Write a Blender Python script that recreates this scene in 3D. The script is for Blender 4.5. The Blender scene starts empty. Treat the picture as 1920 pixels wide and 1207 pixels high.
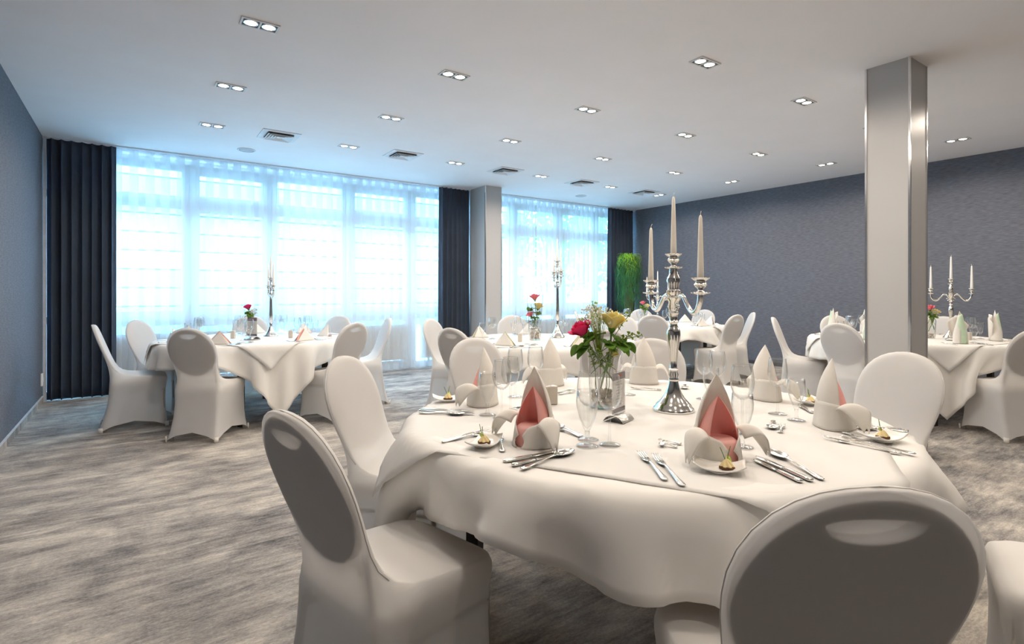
import bpy, math, random
import numpy as np
from mathutils import Vector, Matrix
R = math.radians
PI = math.pi
sc = bpy.context.scene
C = sc.collection
rng = random.Random(7)

# ------------------------------------------------------------------ camera, world, exposure
F, HOR, CX, CAMH = 1018.5, 548.0, 960.0, 1.25          # focal length and horizon in pixels of the 1920x1207 frame
YAW = math.atan((960 - 250) / F)
cam = bpy.data.cameras.new('camera')
cam.sensor_width = 36.0
cam.lens = F / 1920 * 36
cam.shift_y = -(603.5 - HOR) / 1920
cam.clip_start = 0.05
camo = bpy.data.objects.new('camera', cam)
camo.location = (0, 0, CAMH)
camo.rotation_euler = (PI / 2, 0, -YAW)
C.objects.link(camo)
sc.camera = camo
FW = Vector((math.sin(YAW), math.cos(YAW)))
RT = Vector((math.cos(YAW), -math.sin(YAW)))

world = bpy.data.worlds.new('world')
sc.world = world
world.use_nodes = True
wbg = world.node_tree.nodes['Background']
wbg.inputs['Color'].default_value = (0.33, 0.65, 1.0, 1)
wbg.inputs['Strength'].default_value = 15.0

sc.view_settings.view_transform = 'Standard'
sc.view_settings.look = 'None'
sc.view_settings.gamma = 1.0
sc.view_settings.use_curve_mapping = False
sc.view_settings.exposure = 0.5
LAMP_W = 29.0
LAMP_COL = (1.0, 0.875, 0.745)
try:
    sc.cycles.use_denoising = True
    sc.cycles.max_bounces = 10
    sc.cycles.diffuse_bounces = 6
    sc.cycles.glossy_bounces = 4
    sc.cycles.transmission_bounces = 6
    sc.cycles.transparent_max_bounces = 24
    sc.cycles.sample_clamp_indirect = 6.0
    sc.cycles.caustics_reflective = False
    sc.cycles.caustics_refractive = False
except Exception:
    pass


def at(px, py, z):
    """where the ray of a picture point meets the level z"""
    d = F * (CAMH - z) / (py - HOR)
    p = FW * d + RT * ((px - CX) / F * d)
    return Vector((p.x, p.y, z))


# ------------------------------------------------------------------ materials
MATS = {}


def mat(name, col, rough=0.6, metal=0.0, var=0.06, scale=18.0, bump=0.0, bscale=200.0, stretch=(1, 1, 1), spec=0.4, sheen=0.0):
    m = bpy.data.materials.new(name)
    m.use_nodes = True
    nt = m.node_tree
    b = nt.nodes['Principled BSDF']
    b.inputs['Roughness'].default_value = rough
    b.inputs['Metallic'].default_value = metal
    b.inputs['Specular IOR Level'].default_value = spec
    if sheen:
        b.inputs['Sheen Weight'].default_value = sheen
    tc = nt.nodes.new('ShaderNodeTexCoord')
    mp = nt.nodes.new('ShaderNodeMapping')
    mp.inputs['Scale'].default_value = stretch
    nt.links.new(tc.outputs['Object'], mp.inputs['Vector'])
    nz = nt.nodes.new('ShaderNodeTexNoise')
    nz.inputs['Scale'].default_value = scale
    nz.inputs['Detail'].default_value = 3
    nt.links.new(mp.outputs['Vector'], nz.inputs['Vector'])
    rp = nt.nodes.new('ShaderNodeValToRGB')
    rp.color_ramp.elements[0].position = 0.3
    rp.color_ramp.elements[1].position = 0.7
    rp.color_ramp.elements[0].color = tuple(c * (1 - var) for c in col) + (1,)
    rp.color_ramp.elements[1].color = tuple(min(1, c * (1 + var)) for c in col) + (1,)
    nt.links.new(nz.outputs['Fac'], rp.inputs['Fac'])
    nt.links.new(rp.outputs['Color'], b.inputs['Base Color'])
    if bump:
        n2 = nt.nodes.new('ShaderNodeTexNoise')
        n2.inputs['Scale'].default_value = bscale
        n2.inputs['Detail'].default_value = 2
        nt.links.new(mp.outputs['Vector'], n2.inputs['Vector'])
        bp = nt.nodes.new('ShaderNodeBump')
        bp.inputs['Strength'].default_value = bump
        bp.inputs['Distance'].default_value = 0.002
        nt.links.new(n2.outputs['Fac'], bp.inputs['Height'])
        nt.links.new(bp.outputs['Normal'], b.inputs['Normal'])
    MATS[name] = m
    return m


def thin(name, col, transl=0.3, transp=0.1, var=0.03, scale=30, rough=0.8):
    """a thin cloth or petal: diffuse + light shining through + a little see-through"""
    m = mat(name, col, rough, 0, var, scale)
    nt = m.node_tree
    b = nt.nodes['Principled BSDF']
    out = nt.nodes['Material Output']
    rp = [n for n in nt.nodes if n.type == 'VALTORGB'][0]
    tr = nt.nodes.new('ShaderNodeBsdfTranslucent')
    nt.links.new(rp.outputs['Color'], tr.inputs['Color'])
    mx = nt.nodes.new('ShaderNodeMixShader')
    mx.inputs[0].default_value = transl
    nt.links.new(b.outputs[0], mx.inputs[1])
    nt.links.new(tr.outputs[0], mx.inputs[2])
    last = mx
    if transp:
        tp = nt.nodes.new('ShaderNodeBsdfTransparent')
        mx2 = nt.nodes.new('ShaderNodeMixShader')
        mx2.inputs[0].default_value = transp
        nt.links.new(mx.outputs[0], mx2.inputs[1])
        nt.links.new(tp.outputs[0], mx2.inputs[2])
        last = mx2
    nt.links.new(last.outputs[0], out.inputs['Surface'])
    return m


def emit(name, col, strength):
    m = bpy.data.materials.new(name)
    m.use_nodes = True
    nt = m.node_tree
    b = nt.nodes['Principled BSDF']
    b.inputs['Base Color'].default_value = (1, 1, 1, 1)
    b.inputs['Emission Color'].default_value = col + (1,)
    b.inputs['Emission Strength'].default_value = strength
    MATS[name] = m
    return m


def glass(name, tint=(1, 1, 1), ior=1.5, rough=0.02, gain=1.0):
    """thin clear glass: see-through, with Fresnel reflection"""
    m = bpy.data.materials.new(name)
    m.use_nodes = True
    nt = m.node_tree
    for n in list(nt.nodes):
        nt.nodes.remove(n)
    out = nt.nodes.new('ShaderNodeOutputMaterial')
    tp = nt.nodes.new('ShaderNodeBsdfTransparent')
    tp.inputs[0].default_value = tint + (1,)
    gl = nt.nodes.new('ShaderNodeBsdfGlossy')
    gl.inputs['Roughness'].default_value = rough
    lw = nt.nodes.new('ShaderNodeLayerWeight')
    lw.inputs['Blend'].default_value = 0.5
    pw_ = nt.nodes.new('ShaderNodeMath')
    pw_.operation = 'POWER'
    pw_.inputs[1].default_value = 3.0
    nt.links.new(lw.outputs['Facing'], pw_.inputs[0])
    fr = nt.nodes.new('ShaderNodeMath')
    fr.operation = 'MULTIPLY_ADD'
    fr.inputs[1].default_value = 0.75
    fr.inputs[2].default_value = 0.03
    nt.links.new(pw_.outputs[0], fr.inputs[0])
    mul = nt.nodes.new('ShaderNodeMath')
    mul.operation = 'MULTIPLY'
    mul.use_clamp = True
    mul.inputs[1].default_value = gain
    nt.links.new(fr.outputs[0], mul.inputs[0])
    mx = nt.nodes.new('ShaderNodeMixShader')
    nt.links.new(mul.outputs[0], mx.inputs[0])
    nt.links.new(tp.outputs[0], mx.inputs[1])
    nt.links.new(gl.outputs[0], mx.inputs[2])
    nt.links.new(mx.outputs[0], out.inputs['Surface'])
    MATS[name] = m
    return m


mat('ceiling', (0.88, 0.87, 0.88), 0.9, var=0.015, scale=2)
mat('white_paint', (0.80, 0.80, 0.80), 0.6, var=0.02)
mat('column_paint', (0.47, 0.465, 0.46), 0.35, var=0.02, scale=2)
mat('chrome', (0.75, 0.76, 0.78), 0.16, 1.0, var=0.02)
mat('silver', (0.80, 0.78, 0.74), 0.13, 1.0, var=0.03)
mat('steel', (0.70, 0.70, 0.70), 0.22, 1.0, var=0.02)
mat('brushed_steel', (0.55, 0.54, 0.52), 0.35, 1.0, var=0.05, stretch=(1, 30, 1))
mat('black_metal', (0.018, 0.018, 0.02), 0.4, var=0.1)
mat('dark_grey', (0.06, 0.06, 0.065), 0.5)
mat('wood_top', (0.35, 0.22, 0.12), 0.5, var=0.2, stretch=(1, 8, 1))
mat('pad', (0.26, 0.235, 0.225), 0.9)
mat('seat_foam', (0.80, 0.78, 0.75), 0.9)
mat('frame_metal', (0.45, 0.42, 0.38), 0.5, 0.3)
mat('wax', (0.86, 0.80, 0.70), 0.5, var=0.02)
mat('wax_white', (0.86, 0.85, 0.82), 0.5, var=0.02)
mat('wick', (0.75, 0.70, 0.62), 0.9)
mat('vent_white', (0.72, 0.74, 0.76), 0.5)
mat('vent_dark', (0.03, 0.03, 0.035), 0.8)
mat('speaker_grille', (0.50, 0.53, 0.56), 0.7, bump=0.4, bscale=600)
mat('frame_white', (0.74, 0.76, 0.80), 0.45, var=0.02)
mat('radiator', (0.62, 0.64, 0.66), 0.5)
mat('porcelain', (0.86, 0.84, 0.80), 0.2, var=0.01, spec=0.5)
mat('bread', (0.10, 0.045, 0.02), 0.85, var=0.4, scale=120, bump=0.6)
mat('cream', (0.85, 0.68, 0.34), 0.6, var=0.08, scale=60)
mat('lime', (0.50, 0.62, 0.10), 0.5, var=0.25, scale=60)
mat('chive', (0.10, 0.19, 0.03), 0.6)
mat('shaker', (0.60, 0.54, 0.46), 0.45, var=0.03)
mat('stone', (0.55, 0.47, 0.38), 0.6, var=0.2, scale=30)
mat('stem', (0.12, 0.22, 0.04), 0.6, var=0.2)
mat('planter', (0.04, 0.04, 0.045), 0.5)
mat('paper', (0.80, 0.78, 0.75), 0.7, var=0.01)
mat('print_dark', (0.20, 0.17, 0.19), 0.7)
mat('print_red', (0.45, 0.12, 0.05), 0.7)
mat('print_line', (0.42, 0.38, 0.38), 0.8)
mat('hem_trim', (0.55, 0.58, 0.62), 0.5)
mat('facade_board', (0.20, 0.34, 0.31), 0.7, var=0.08, scale=0.6, stretch=(0.3, 1, 1))
mat('facade_joint', (0.10, 0.16, 0.15), 0.8)
mat('facade_white', (0.42, 0.50, 0.48), 0.7)
mat('paving', (0.40, 0.40, 0.39), 0.9, var=0.1, scale=2)
mat('bark', (0.12, 0.09, 0.06), 0.9)
thin('tree_leaf', (0.20, 0.36, 0.12), 0.35, 0, 0.25)
thin('cover', (0.92, 0.91, 0.895), 0.44, 0.10, 0.015, 6)
thin('cover_patch', (0.88, 0.85, 0.81), 0.2, 0.0, 0.015)
mat('seam', (0.70, 0.67, 0.64), 0.8)
thin('linen', (0.87, 0.85, 0.815), 0.12, 0.0, 0.012, 3)
thin('linen_top', (0.80, 0.785, 0.76), 0.12, 0.0, 0.012, 3)
thin('napkin_white', (0.88, 0.85, 0.80), 0.22, 0.0, 0.015)
thin('napkin_pink', (1.0, 0.55, 0.50), 0.25, 0.0, 0.03)
thin('napkin_green', (0.70, 0.86, 0.66), 0.25, 0.0, 0.03)
thin('napkin_yellow', (0.80, 0.80, 0.58), 0.25, 0.0, 0.03)
thin('leaf', (0.13, 0.27, 0.03), 0.3, 0.0, 0.25, 40)
thin('leaf_light', (0.34, 0.46, 0.06), 0.35, 0.0, 0.25, 40)
thin('grass', (0.06, 0.20, 0.06), 0.3, 0.0, 0.35, 6)
thin('grass_tip', (0.30, 0.55, 0.05), 0.35, 0.0, 0.3, 6)
thin('rose_pink', (0.80, 0.035, 0.17), 0.3, 0.0, 0.2, 30)
thin('rose_light', (0.85, 0.25, 0.30), 0.3, 0.0, 0.2, 30)
thin('rose_yellow', (0.90, 0.80, 0.36), 0.3, 0.0, 0.12, 30)
thin('floret', (0.86, 0.84, 0.74), 0.3, 0.0, 0.1)
thin('drape', (0.045, 0.060, 0.088), 0.02, 0.0, 0.12, 3)
thin('sheer', (0.80, 0.82, 0.82), 0.60, 0.60, 0.02, 3)
glass('clear_glass', (0.99, 0.992, 0.99), 1.45, 0.02, 1.4)
glass('window_pane', (0.93, 0.97, 0.97), 1.35, 0.02, 0.7)
glass('acrylic', (0.97, 0.97, 0.97), 1.4, 0.05, 1.0)
emit('lamp_glow', (1.0, 0.86, 0.66), 14.0)


def fabric_wall(name, col, dark):
    m = mat(name, col, 0.9, var=0.0)
    nt = m.node_tree
    rp = [n for n in nt.nodes if n.type == 'VALTORGB'][0]
    mp = [n for n in nt.nodes if n.type == 'MAPPING'][0]
    nz = [n for n in nt.nodes if n.type == 'TEX_NOISE'][0]
    mp.inputs['Scale'].default_value = (14, 14, 130)
    nz.inputs['Scale'].default_value = 1.0
    nz.inputs['Detail'].default_value = 4
    rp.color_ramp.elements[0].position = 0.35
    rp.color_ramp.elements[1].position = 0.68
    rp.color_ramp.elements[0].color = dark + (1,)
    rp.color_ramp.elements[1].color = col + (1,)
    return m


fabric_wall('grey_linen_wall', (0.158, 0.168, 0.196), (0.102, 0.110, 0.132))


def carpet():
    m = bpy.data.materials.new('carpet')
    m.use_nodes = True
    nt = m.node_tree
    L = nt.links.new
    b = nt.nodes['Principled BSDF']
    b.inputs['Roughness'].default_value = 0.95
    b.inputs['Specular IOR Level'].default_value = 0.1
    tc = nt.nodes.new('ShaderNodeTexCoord')

    def noise(scl, det, sx, sy, off=0.0, dist=0.0):
        mp = nt.nodes.new('ShaderNodeMapping')
        mp.inputs['Scale'].default_value = (sx, sy, 1)
        mp.inputs['Location'].default_value = (off, off * 0.7, 0)
        L(tc.outputs['Object'], mp.inputs['Vector'])
        n = nt.nodes.new('ShaderNodeTexNoise')
        n.inputs['Scale'].default_value = scl
        n.inputs['Detail'].default_value = det
        n.inputs['Roughness'].default_value = 0.68
        n.inputs['Distortion'].default_value = dist
        L(mp.outputs['Vector'], n.inputs['Vector'])
        return n.outputs['Fac']

    def mth(op, a, bb, clamp=False):
        n = nt.nodes.new('ShaderNodeMath')
        n.operation = op
        n.use_clamp = clamp
        for i, v in enumerate((a, bb)):
            if isinstance(v, (int, float)):
                n.inputs[i].default_value = v
            else:
                L(v, n.inputs[i])
        return n.outputs[0]
    long_x = noise(1.0, 10, 2.3, 5.2, 3.0, 0.25)
    long_y = noise(1.0, 10, 6.5, 2.6, 9.0, 0.25)
    patch = noise(0.9, 4, 1, 1.4, 21.0)
    fine = noise(70.0, 2, 1, 1.6)
    pk = mth('MULTIPLY', mth('SUBTRACT', patch, 0.46, True), 5.0, True)
    mix = nt.nodes.new('ShaderNodeMix')
    L(pk, mix.inputs[0])
    L(long_x, mix.inputs[2])
    L(mth('ADD', mth('MULTIPLY', long_x, 0.45), mth('MULTIPLY', long_y, 0.55)), mix.inputs[3])
    big = noise(0.7, 3, 1, 1.7, 4.0)
    v = mth('ADD', mth('ADD', mth('MULTIPLY', mth('SUBTRACT', mix.outputs[0], 0.5), 1.0), mth('MULTIPLY', mth('SUBTRACT', big, 0.5), 0.45)), mth('ADD', mth('ADD', mth('MULTIPLY', mth('SUBTRACT', fine, 0.5), 0.30), mth('MULTIPLY', mth('SUBTRACT', noise(1.0, 4, 7.0, 42.0, 13.0), 0.5), 0.38)), 0.515))
    rp = nt.nodes.new('ShaderNodeValToRGB')
    e = rp.color_ramp.elements
    e[0].position = 0.28
    e[0].color = (0.09, 0.092, 0.098, 1)
    e[1].position = 0.70
    e[1].color = (0.64, 0.59, 0.515, 1)
    for p, c in ((0.40, (0.215, 0.205, 0.20, 1)), (0.50, (0.335, 0.312, 0.29, 1)), (0.60, (0.47, 0.435, 0.39, 1))):
        q = e.new(p)
        q.color = c
    L(v, rp.inputs['Fac'])
    L(rp.outputs['Color'], b.inputs['Base Color'])
    bp = nt.nodes.new('ShaderNodeBump')
    bp.inputs['Strength'].default_value = 0.5
    bp.inputs['Distance'].default_value = 0.004
    L(noise(350.0, 2, 1, 1), bp.inputs['Height'])
    L(bp.outputs['Normal'], b.inputs['Normal'])
    MATS['carpet'] = m


carpet()


# ------------------------------------------------------------------ mesh helpers
class MB:
    def __init__(s):
        s.v = []
        s.f = []

    def add(s, vs, fs):
        b = len(s.v)
        s.v += [tuple(p) for p in vs]
        s.f += [tuple(i + b for i in f) for f in fs]
        return s

    def box(s, c, d, M=None):
        x, y, z = (k / 2 for k in d)
        vs = [Vector((i * x, j * y, k * z)) for i in (-1, 1) for j in (-1, 1) for k in (-1, 1)]
        if M is not None:
            vs = [M @ p for p in vs]
        vs = [p + Vector(c) for p in vs]
        return s.add(vs, [(0, 1, 3, 2), (4, 6, 7, 5), (0, 4, 5, 1), (2, 3, 7, 6), (0, 2, 6, 4), (1, 5, 7, 3)])

    def lathe(s, prof, n=24, c=(0, 0, 0), cap=True):
        vs, fs = [], []
        for r, z in prof:
            for k in range(n):
                a = 2 * PI * k / n
                vs.append((c[0] + r * math.cos(a), c[1] + r * math.sin(a), c[2] + z))
        for i in range(len(prof) - 1):
            for k in range(n):
                k2 = (k + 1) % n
                fs.append((i * n + k, i * n + k2, (i + 1) * n + k2, (i + 1) * n + k))
        if cap:
            fs.append(tuple(range(n))[::-1])
            fs.append(tuple((len(prof) - 1) * n + k for k in range(n)))
        return s.add(vs, fs)

    def tube(s, pts, rad, n=8, flat=1.0):
        pts = [Vector(p) for p in pts]
        vs, fs = [], []
        up = Vector((0, 0, 1))
        for i, p in enumerate(pts):
            t = (pts[min(i + 1, len(pts) - 1)] - pts[max(i - 1, 0)]).normalized()
            a = t.cross(up)
            if a.length < 1e-4:
                a = Vector((1, 0, 0))
            a.normalize()
            b = a.cross(t)
            r = rad[i] if isinstance(rad, (list, tuple)) else rad
            for k in range(n):
                q = 2 * PI * k / n
                vs.append(p + a * (r * math.cos(q)) + b * (r * flat * math.sin(q)))
        for i in range(len(pts) - 1):
            for k in range(n):
                k2 = (k + 1) % n
                fs.append((i * n + k, i * n + k2, (i + 1) * n + k2, (i + 1) * n + k))
        fs.append(tuple(range(n))[::-1])
        fs.append(tuple((len(pts) - 1) * n + k for k in range(n)))
        return s.add(vs, fs)

    def sheet(s, fn, nu, nv, closed=False):
        vs = [fn(-1 + 2 * i / nu, j / nv) for j in range(nv + 1) for i in range(nu + (0 if closed else 1))]
        w = nu if closed else nu + 1
        fs = []
        for j in range(nv):
            for i in range(nu):
                i2 = (i + 1) % w if closed else i + 1
                fs.append((j * w + i, j * w + i2, (j + 1) * w + i2, (j + 1) * w + i))
        return s.add(vs, fs)

    def ball(s, c, r, nu=8, nv=6):
        rx, ry, rz = r if isinstance(r, (tuple, list)) else (r, r, r)
        prof = []
        vs, fs = [], []
        for j in range(nv + 1):
            a = -PI / 2 + PI * j / nv
            for i in range(nu):
                q = 2 * PI * i / nu
                vs.append((c[0] + rx * math.cos(a) * math.cos(q), c[1] + ry * math.cos(a) * math.sin(q), c[2] + rz * math.sin(a)))
        for j in range(nv):
            for i in range(nu):
                i2 = (i + 1) % nu
                fs.append((j * nu + i, j * nu + i2, (j + 1) * nu + i2, (j + 1) * nu + i))
        return s.add(vs, fs)

    def mesh(s, name, m, smooth=True):
        me = bpy.data.meshes.new(name)
        me.from_pydata(s.v, [], s.f)
        me.validate()
        me.materials.append(MATS[m])
        if smooth:
            me.polygons.foreach_set('use_smooth', [True] * len(me.polygons))
        me.update()
        return me


def obj(name, mb, m, parent=None, smooth=True, loc=None, rot=None, thick=0, angle=None, bevel=0):
    me = mb.mesh(name, m, smooth)
    o = bpy.data.objects.new(name, me)
    C.objects.link(o)
    if parent is not None:
        o.parent = parent
    if loc is not None:
        o.location = loc
    if rot is not None:
        o.rotation_euler = rot
    if smooth and angle:
        me.set_sharp_from_angle(angle=R(angle))
    if thick:
        md = o.modifiers.new('thickness', 'SOLIDIFY')
        md.thickness = thick
        md.offset = 0
    if bevel:
        md = o.modifiers.new('edge', 'BEVEL')
        md.width = bevel
        md.segments = 2
    return o


def tag(o, label, cat, group=None):
    o['label'] = label
    o['category'] = cat
    if group:
        o['group'] = group
    return o


def thing(name, label, cat, loc=(0, 0, 0), rz=0.0, group=None):
    o = bpy.data.objects.new(name, None)
    o.empty_display_size = 0.05
    C.objects.link(o)
    o.location = loc
    o.rotation_euler = (0, 0, rz)
    return tag(o, label, cat, group)


def struct(name, mb, m, smooth=False, parent=None, bevel=0):
    o = obj(name, mb, m, parent, smooth, bevel=bevel)
    if parent is None:
        o['kind'] = 'structure'
    return o


def dup(root, loc, rz, label, group=None, scale=None):
    r = root.copy()
    C.objects.link(r)
    r.location = loc
    r.rotation_euler = (root.rotation_euler.x, root.rotation_euler.y, rz)
    if scale:
        r.scale = (scale,) * 3 if not isinstance(scale, (tuple, list)) else scale
    r['label'] = label
    if group:
        r['group'] = group
    for ch in list(root.children):
        c = ch.copy()
        C.objects.link(c)
        c.parent = r
        for g in list(ch.children):
            d = g.copy()
            C.objects.link(d)
            d.parent = c
    return r


class Proto:
    """the first placing moves the original, later ones copy it"""

    def __init__(s, root):
        s.root = root
        s.used = False

    def put(s, loc, rz, label, group=None, scale=None):
        if not s.used:
            s.used = True
            o = s.root
            o.location = loc
            o.rotation_euler = (o.rotation_euler.x, o.rotation_euler.y, rz)
            o['label'] = label
            if group:
                o['group'] = group
            if scale:
                o.scale = (scale,) * 3 if not isinstance(scale, (tuple, list)) else scale
            return o
        src = s.root
        o = dup(src, loc, rz, label, group, scale if scale else (1, 1, 1))
        if not group and 'group' in o:
            del o['group']
        return o


# ------------------------------------------------------------------ room shell
X0, X1, Y0, Y1, ZC = -0.85, 8.94, -3.6, 8.62, 3.03
struct('floor', MB().box(((X0 + X1) / 2, (Y0 + Y1) / 2, -0.05), (X1 - X0 + 0.4, Y1 - Y0 + 0.4, 0.1)), 'carpet')
struct('ceiling', MB().box(((X0 + X1) / 2, (Y0 + Y1) / 2, ZC + 0.05), (X1 - X0 + 0.4, Y1 - Y0 + 0.4, 0.1)), 'ceiling')
struct('wall_left', MB().box((X0 - 0.05, (Y0 + Y1) / 2, ZC / 2), (0.1, Y1 - Y0, ZC)), 'grey_linen_wall')
struct('wall_right', MB().box((X1 + 0.05, (Y0 + Y1) / 2, ZC / 2), (0.1, Y1 - Y0, ZC)), 'grey_linen_wall')
struct('wall_back', MB().box(((X0 + X1) / 2, Y0 - 0.05, ZC / 2), (X1 - X0, 0.1, ZC)), 'grey_linen_wall')
struct('baseboard_left', MB().box((X0 + 0.006, (Y0 + 8.1) / 2, 0.035), (0.012, 8.1 - Y0, 0.07)), 'carpet')
struct('trim_1', MB().box((X0 + 0.008, (Y0 + 8.1) / 2, 0.073), (0.016, 8.1 - Y0, 0.008)), 'hem_trim')
struct('baseboard_right', MB().box((X1 - 0.006, (Y0 + 8.1) / 2, 0.03), (0.012, 8.1 - Y0, 0.06)), 'dark_grey')
struct('trim_2', MB().box((X0 + 0.02, 8.14, ZC / 2), (0.03, 0.02, ZC)), 'hem_trim')

# window wall: low sill wall, lintel, end strip
WY = 8.45
struct('wall_window', MB().box(((X0 + X1) / 2, Y1 + 0.02, 2.98), (X1 - X0, 0.12, 0.12)), 'white_paint')


def window(name, x0, x1, mull, sash):
    """fixed outer frame with mullions, a transom and sashes, panes as parts"""
    f = MB()
    z0, z1 = 0.0, 2.95
    f.box(((x0 + x1) / 2, WY, z1 - 0.035), (x1 - x0, 0.08, 0.07))
    f.box(((x0 + x1) / 2, WY, z0 + 0.035), (x1 - x0, 0.08, 0.07))
    w = obj(name, f, 'frame_white', None, False)
    w['kind'] = 'structure'
    edges = [x0] + [m for m in mull] + [x1]
    for m in mull:
        obj('mullion', MB().box((m, WY, (z0 + z1) / 2), (0.075, 0.085, z1 - z0)), 'frame_white', w, False)
    for i in range(len(edges) - 1):
        a, b = edges[i], edges[i + 1]
        t = 0.085 if i in sash else 0.05
        zt = 2.40
        obj('transom', MB().box(((a + b) / 2, WY, zt + 0.03), (b - a, 0.07, 0.09 if i not in sash else 0.13)), 'frame_white', w, False)
        for (za, zb) in ((z0 + 0.05, 0.88), (0.96, zt), (zt + 0.06, z1 - 0.05)):
            s = MB()
            s.box((a + 0.035 + t / 2, WY - 0.02, (za + zb) / 2), (t, 0.06, zb - za))
            s.box((b - 0.035 - t / 2, WY - 0.02, (za + zb) / 2), (t, 0.06, zb - za))
            s.box(((a + b) / 2, WY - 0.02, za + t / 2), (b - a - 0.07 - 2 * t, 0.06, t))
            s.box(((a + b) / 2, WY - 0.02, zb - t / 2), (b - a - 0.07 - 2 * t, 0.06, t))
            so = obj('sash', s, 'frame_white', w, False)
            obj('pane', MB().box(((a + b) / 2, WY, (za + zb) / 2), (b - a - 0.07 - 2 * t + 0.01, 0.006, zb - za - 2 * t + 0.01)), 'window_pane', so, False)
    obj('window_sill', MB().box(((x0 + x1) / 2, WY - 0.02, 0.92), (x1 - x0, 0.10, 0.08)), 'frame_white', w, False)
    return w


window('window_1', X0, 4.80, [0.615, 1.63, 2.735, 3.80], (1, 3))
window('window_2', 5.13, X1, [5.87, 6.97, 8.0], (1, 2))


# columns with chrome corner strips
def column(name, x0, x1, y0, y1):
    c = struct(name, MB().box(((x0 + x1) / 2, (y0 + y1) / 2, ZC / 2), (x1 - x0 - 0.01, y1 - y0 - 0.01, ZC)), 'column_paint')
    tag(c, '', 'column')
    for x in (x0, x1):
        for y in (y0, y1):
            sx = 1 if x == x0 else -1
            sy = 1 if y == y0 else -1
            obj('corner_strip', MB().box((x + sx * 0.007, y + sy * 0.002, ZC / 2), (0.014, 0.006, ZC)).box((x + sx * 0.002, y + sy * 0.007, ZC / 2), (0.006, 0.014, ZC)), 'chrome', c, False)
    return c


c1 = column('column', 4.80, 5.14, 1.64, 1.95)
c1['label'] = 'square white column with chrome corner strips standing free between the tables'
c2 = column('column', 4.80, 5.13, 7.66, 8.40)
c2['label'] = 'square white column with chrome corner strips between the two window bays'
for c in (c1, c2):
    del c['kind']

# outside: pale boarded building, paving, trees
fac = thing('exterior_building', 'pale teal boarded building outside the long window', 'building', (0, 21, 0))
obj('wall', MB().box((2.5, 0.3, 2.8), (26, 0.4, 6.6)), 'facade_joint', fac, False)
zz = -0.4
for i in range(11):
    hgt = 0.60
    obj('facade_board', MB().box((2.5, 0.06, zz + hgt / 2), (26, 0.08, hgt - 0.05)), 'facade_board' if i % 5 != 4 else 'facade_white', fac, False)
    zz += hgt
pv = struct('ground_outside', MB().box((5, 21, -0.25), (60, 24.4, 0.3)), 'paving')


def tree(name, label, loc, h, rad, n, seed):
    rr = random.Random(seed)
    t = thing(name, label, 'tree', loc)
    obj('trunk', MB().tube([(0, 0, 0), (0.05, 0.02, h * 0.3), (0, 0, h * 0.75)], [0.09, 0.07, 0.03], 8), 'bark', t)
    b = MB()
    for i in range(n):
        d = Vector((rr.gauss(0, 1), rr.gauss(0, 1), rr.gauss(0, 1))).normalized() * rad * rr.random() ** 0.4
        p = Vector((0, 0, h * 0.62)) + Vector((d.x, d.y, d.z * h * 0.36 / rad))
        u = Vector((rr.gauss(0, 1), rr.gauss(0, 1), rr.gauss(0, 1))).normalized()
        w = u.cross(Vector((rr.gauss(0, 1), rr.gauss(0, 1), rr.gauss(0, 1)))).normalized()
        s = 0.10 + 0.06 * rr.random()
        b.add([p - u * s, p + w * s * 0.5, p + u * s, p - w * s * 0.5], [(0, 1, 2, 3)])
    f = obj('foliage', b, 'tree_leaf', t, False)
    f['kind'] = 'stuff'
    return t


tree('tree', 'leafy tree outside the window bay by the plant', (11.0, 13.0, -0.1), 4.6, 1.5, 1400, 1)
tree('tree', 'leafy tree outside beside the corner of the pale building', (14.8, 14.8, -0.1), 5.2, 1.7, 1400, 2)


# radiators below the sills
def radiator(x0, x1, label):
    r = thing('radiator', label, 'radiator', ((x0 + x1) / 2, 8.36, 0), 0)
    w = x1 - x0
    obj('panel', MB().box((0, 0, 0.43), (w, 0.06, 0.56)), 'radiator', r, False, bevel=0.006)
    obj('grille', MB().box((0, 0.01, 0.716), (w - 0.01, 0.075, 0.012)), 'radiator', r, False)
    for s in (-1, 1):
        obj('foot', MB().box((s * (w / 2 - 0.12), 0, 0.08), (0.03, 0.04, 0.16)), 'radiator', r, False)
    obj('valve', MB().tube([(w / 2 - 0.04, 0, 0.16), (w / 2 - 0.04, 0, 0.0)], 0.012, 8).tube([(w / 2 - 0.09, 0, 0.16), (w / 2 - 0.09, 0, 0.0)], 0.012, 8), 'radiator', r)


radiator(-0.6, 1.4, 'white panel radiator behind the sheer nearest the socket-side grey wall')
radiator(1.85, 3.74, 'white panel radiator behind the middle sheer curtain of the long window')
radiator(3.98, 4.72, 'short white panel radiator behind the dark curtain by the window column')
radiator(5.5, 7.6, 'white panel radiator behind the sheers of the window bay with the plant')


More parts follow.
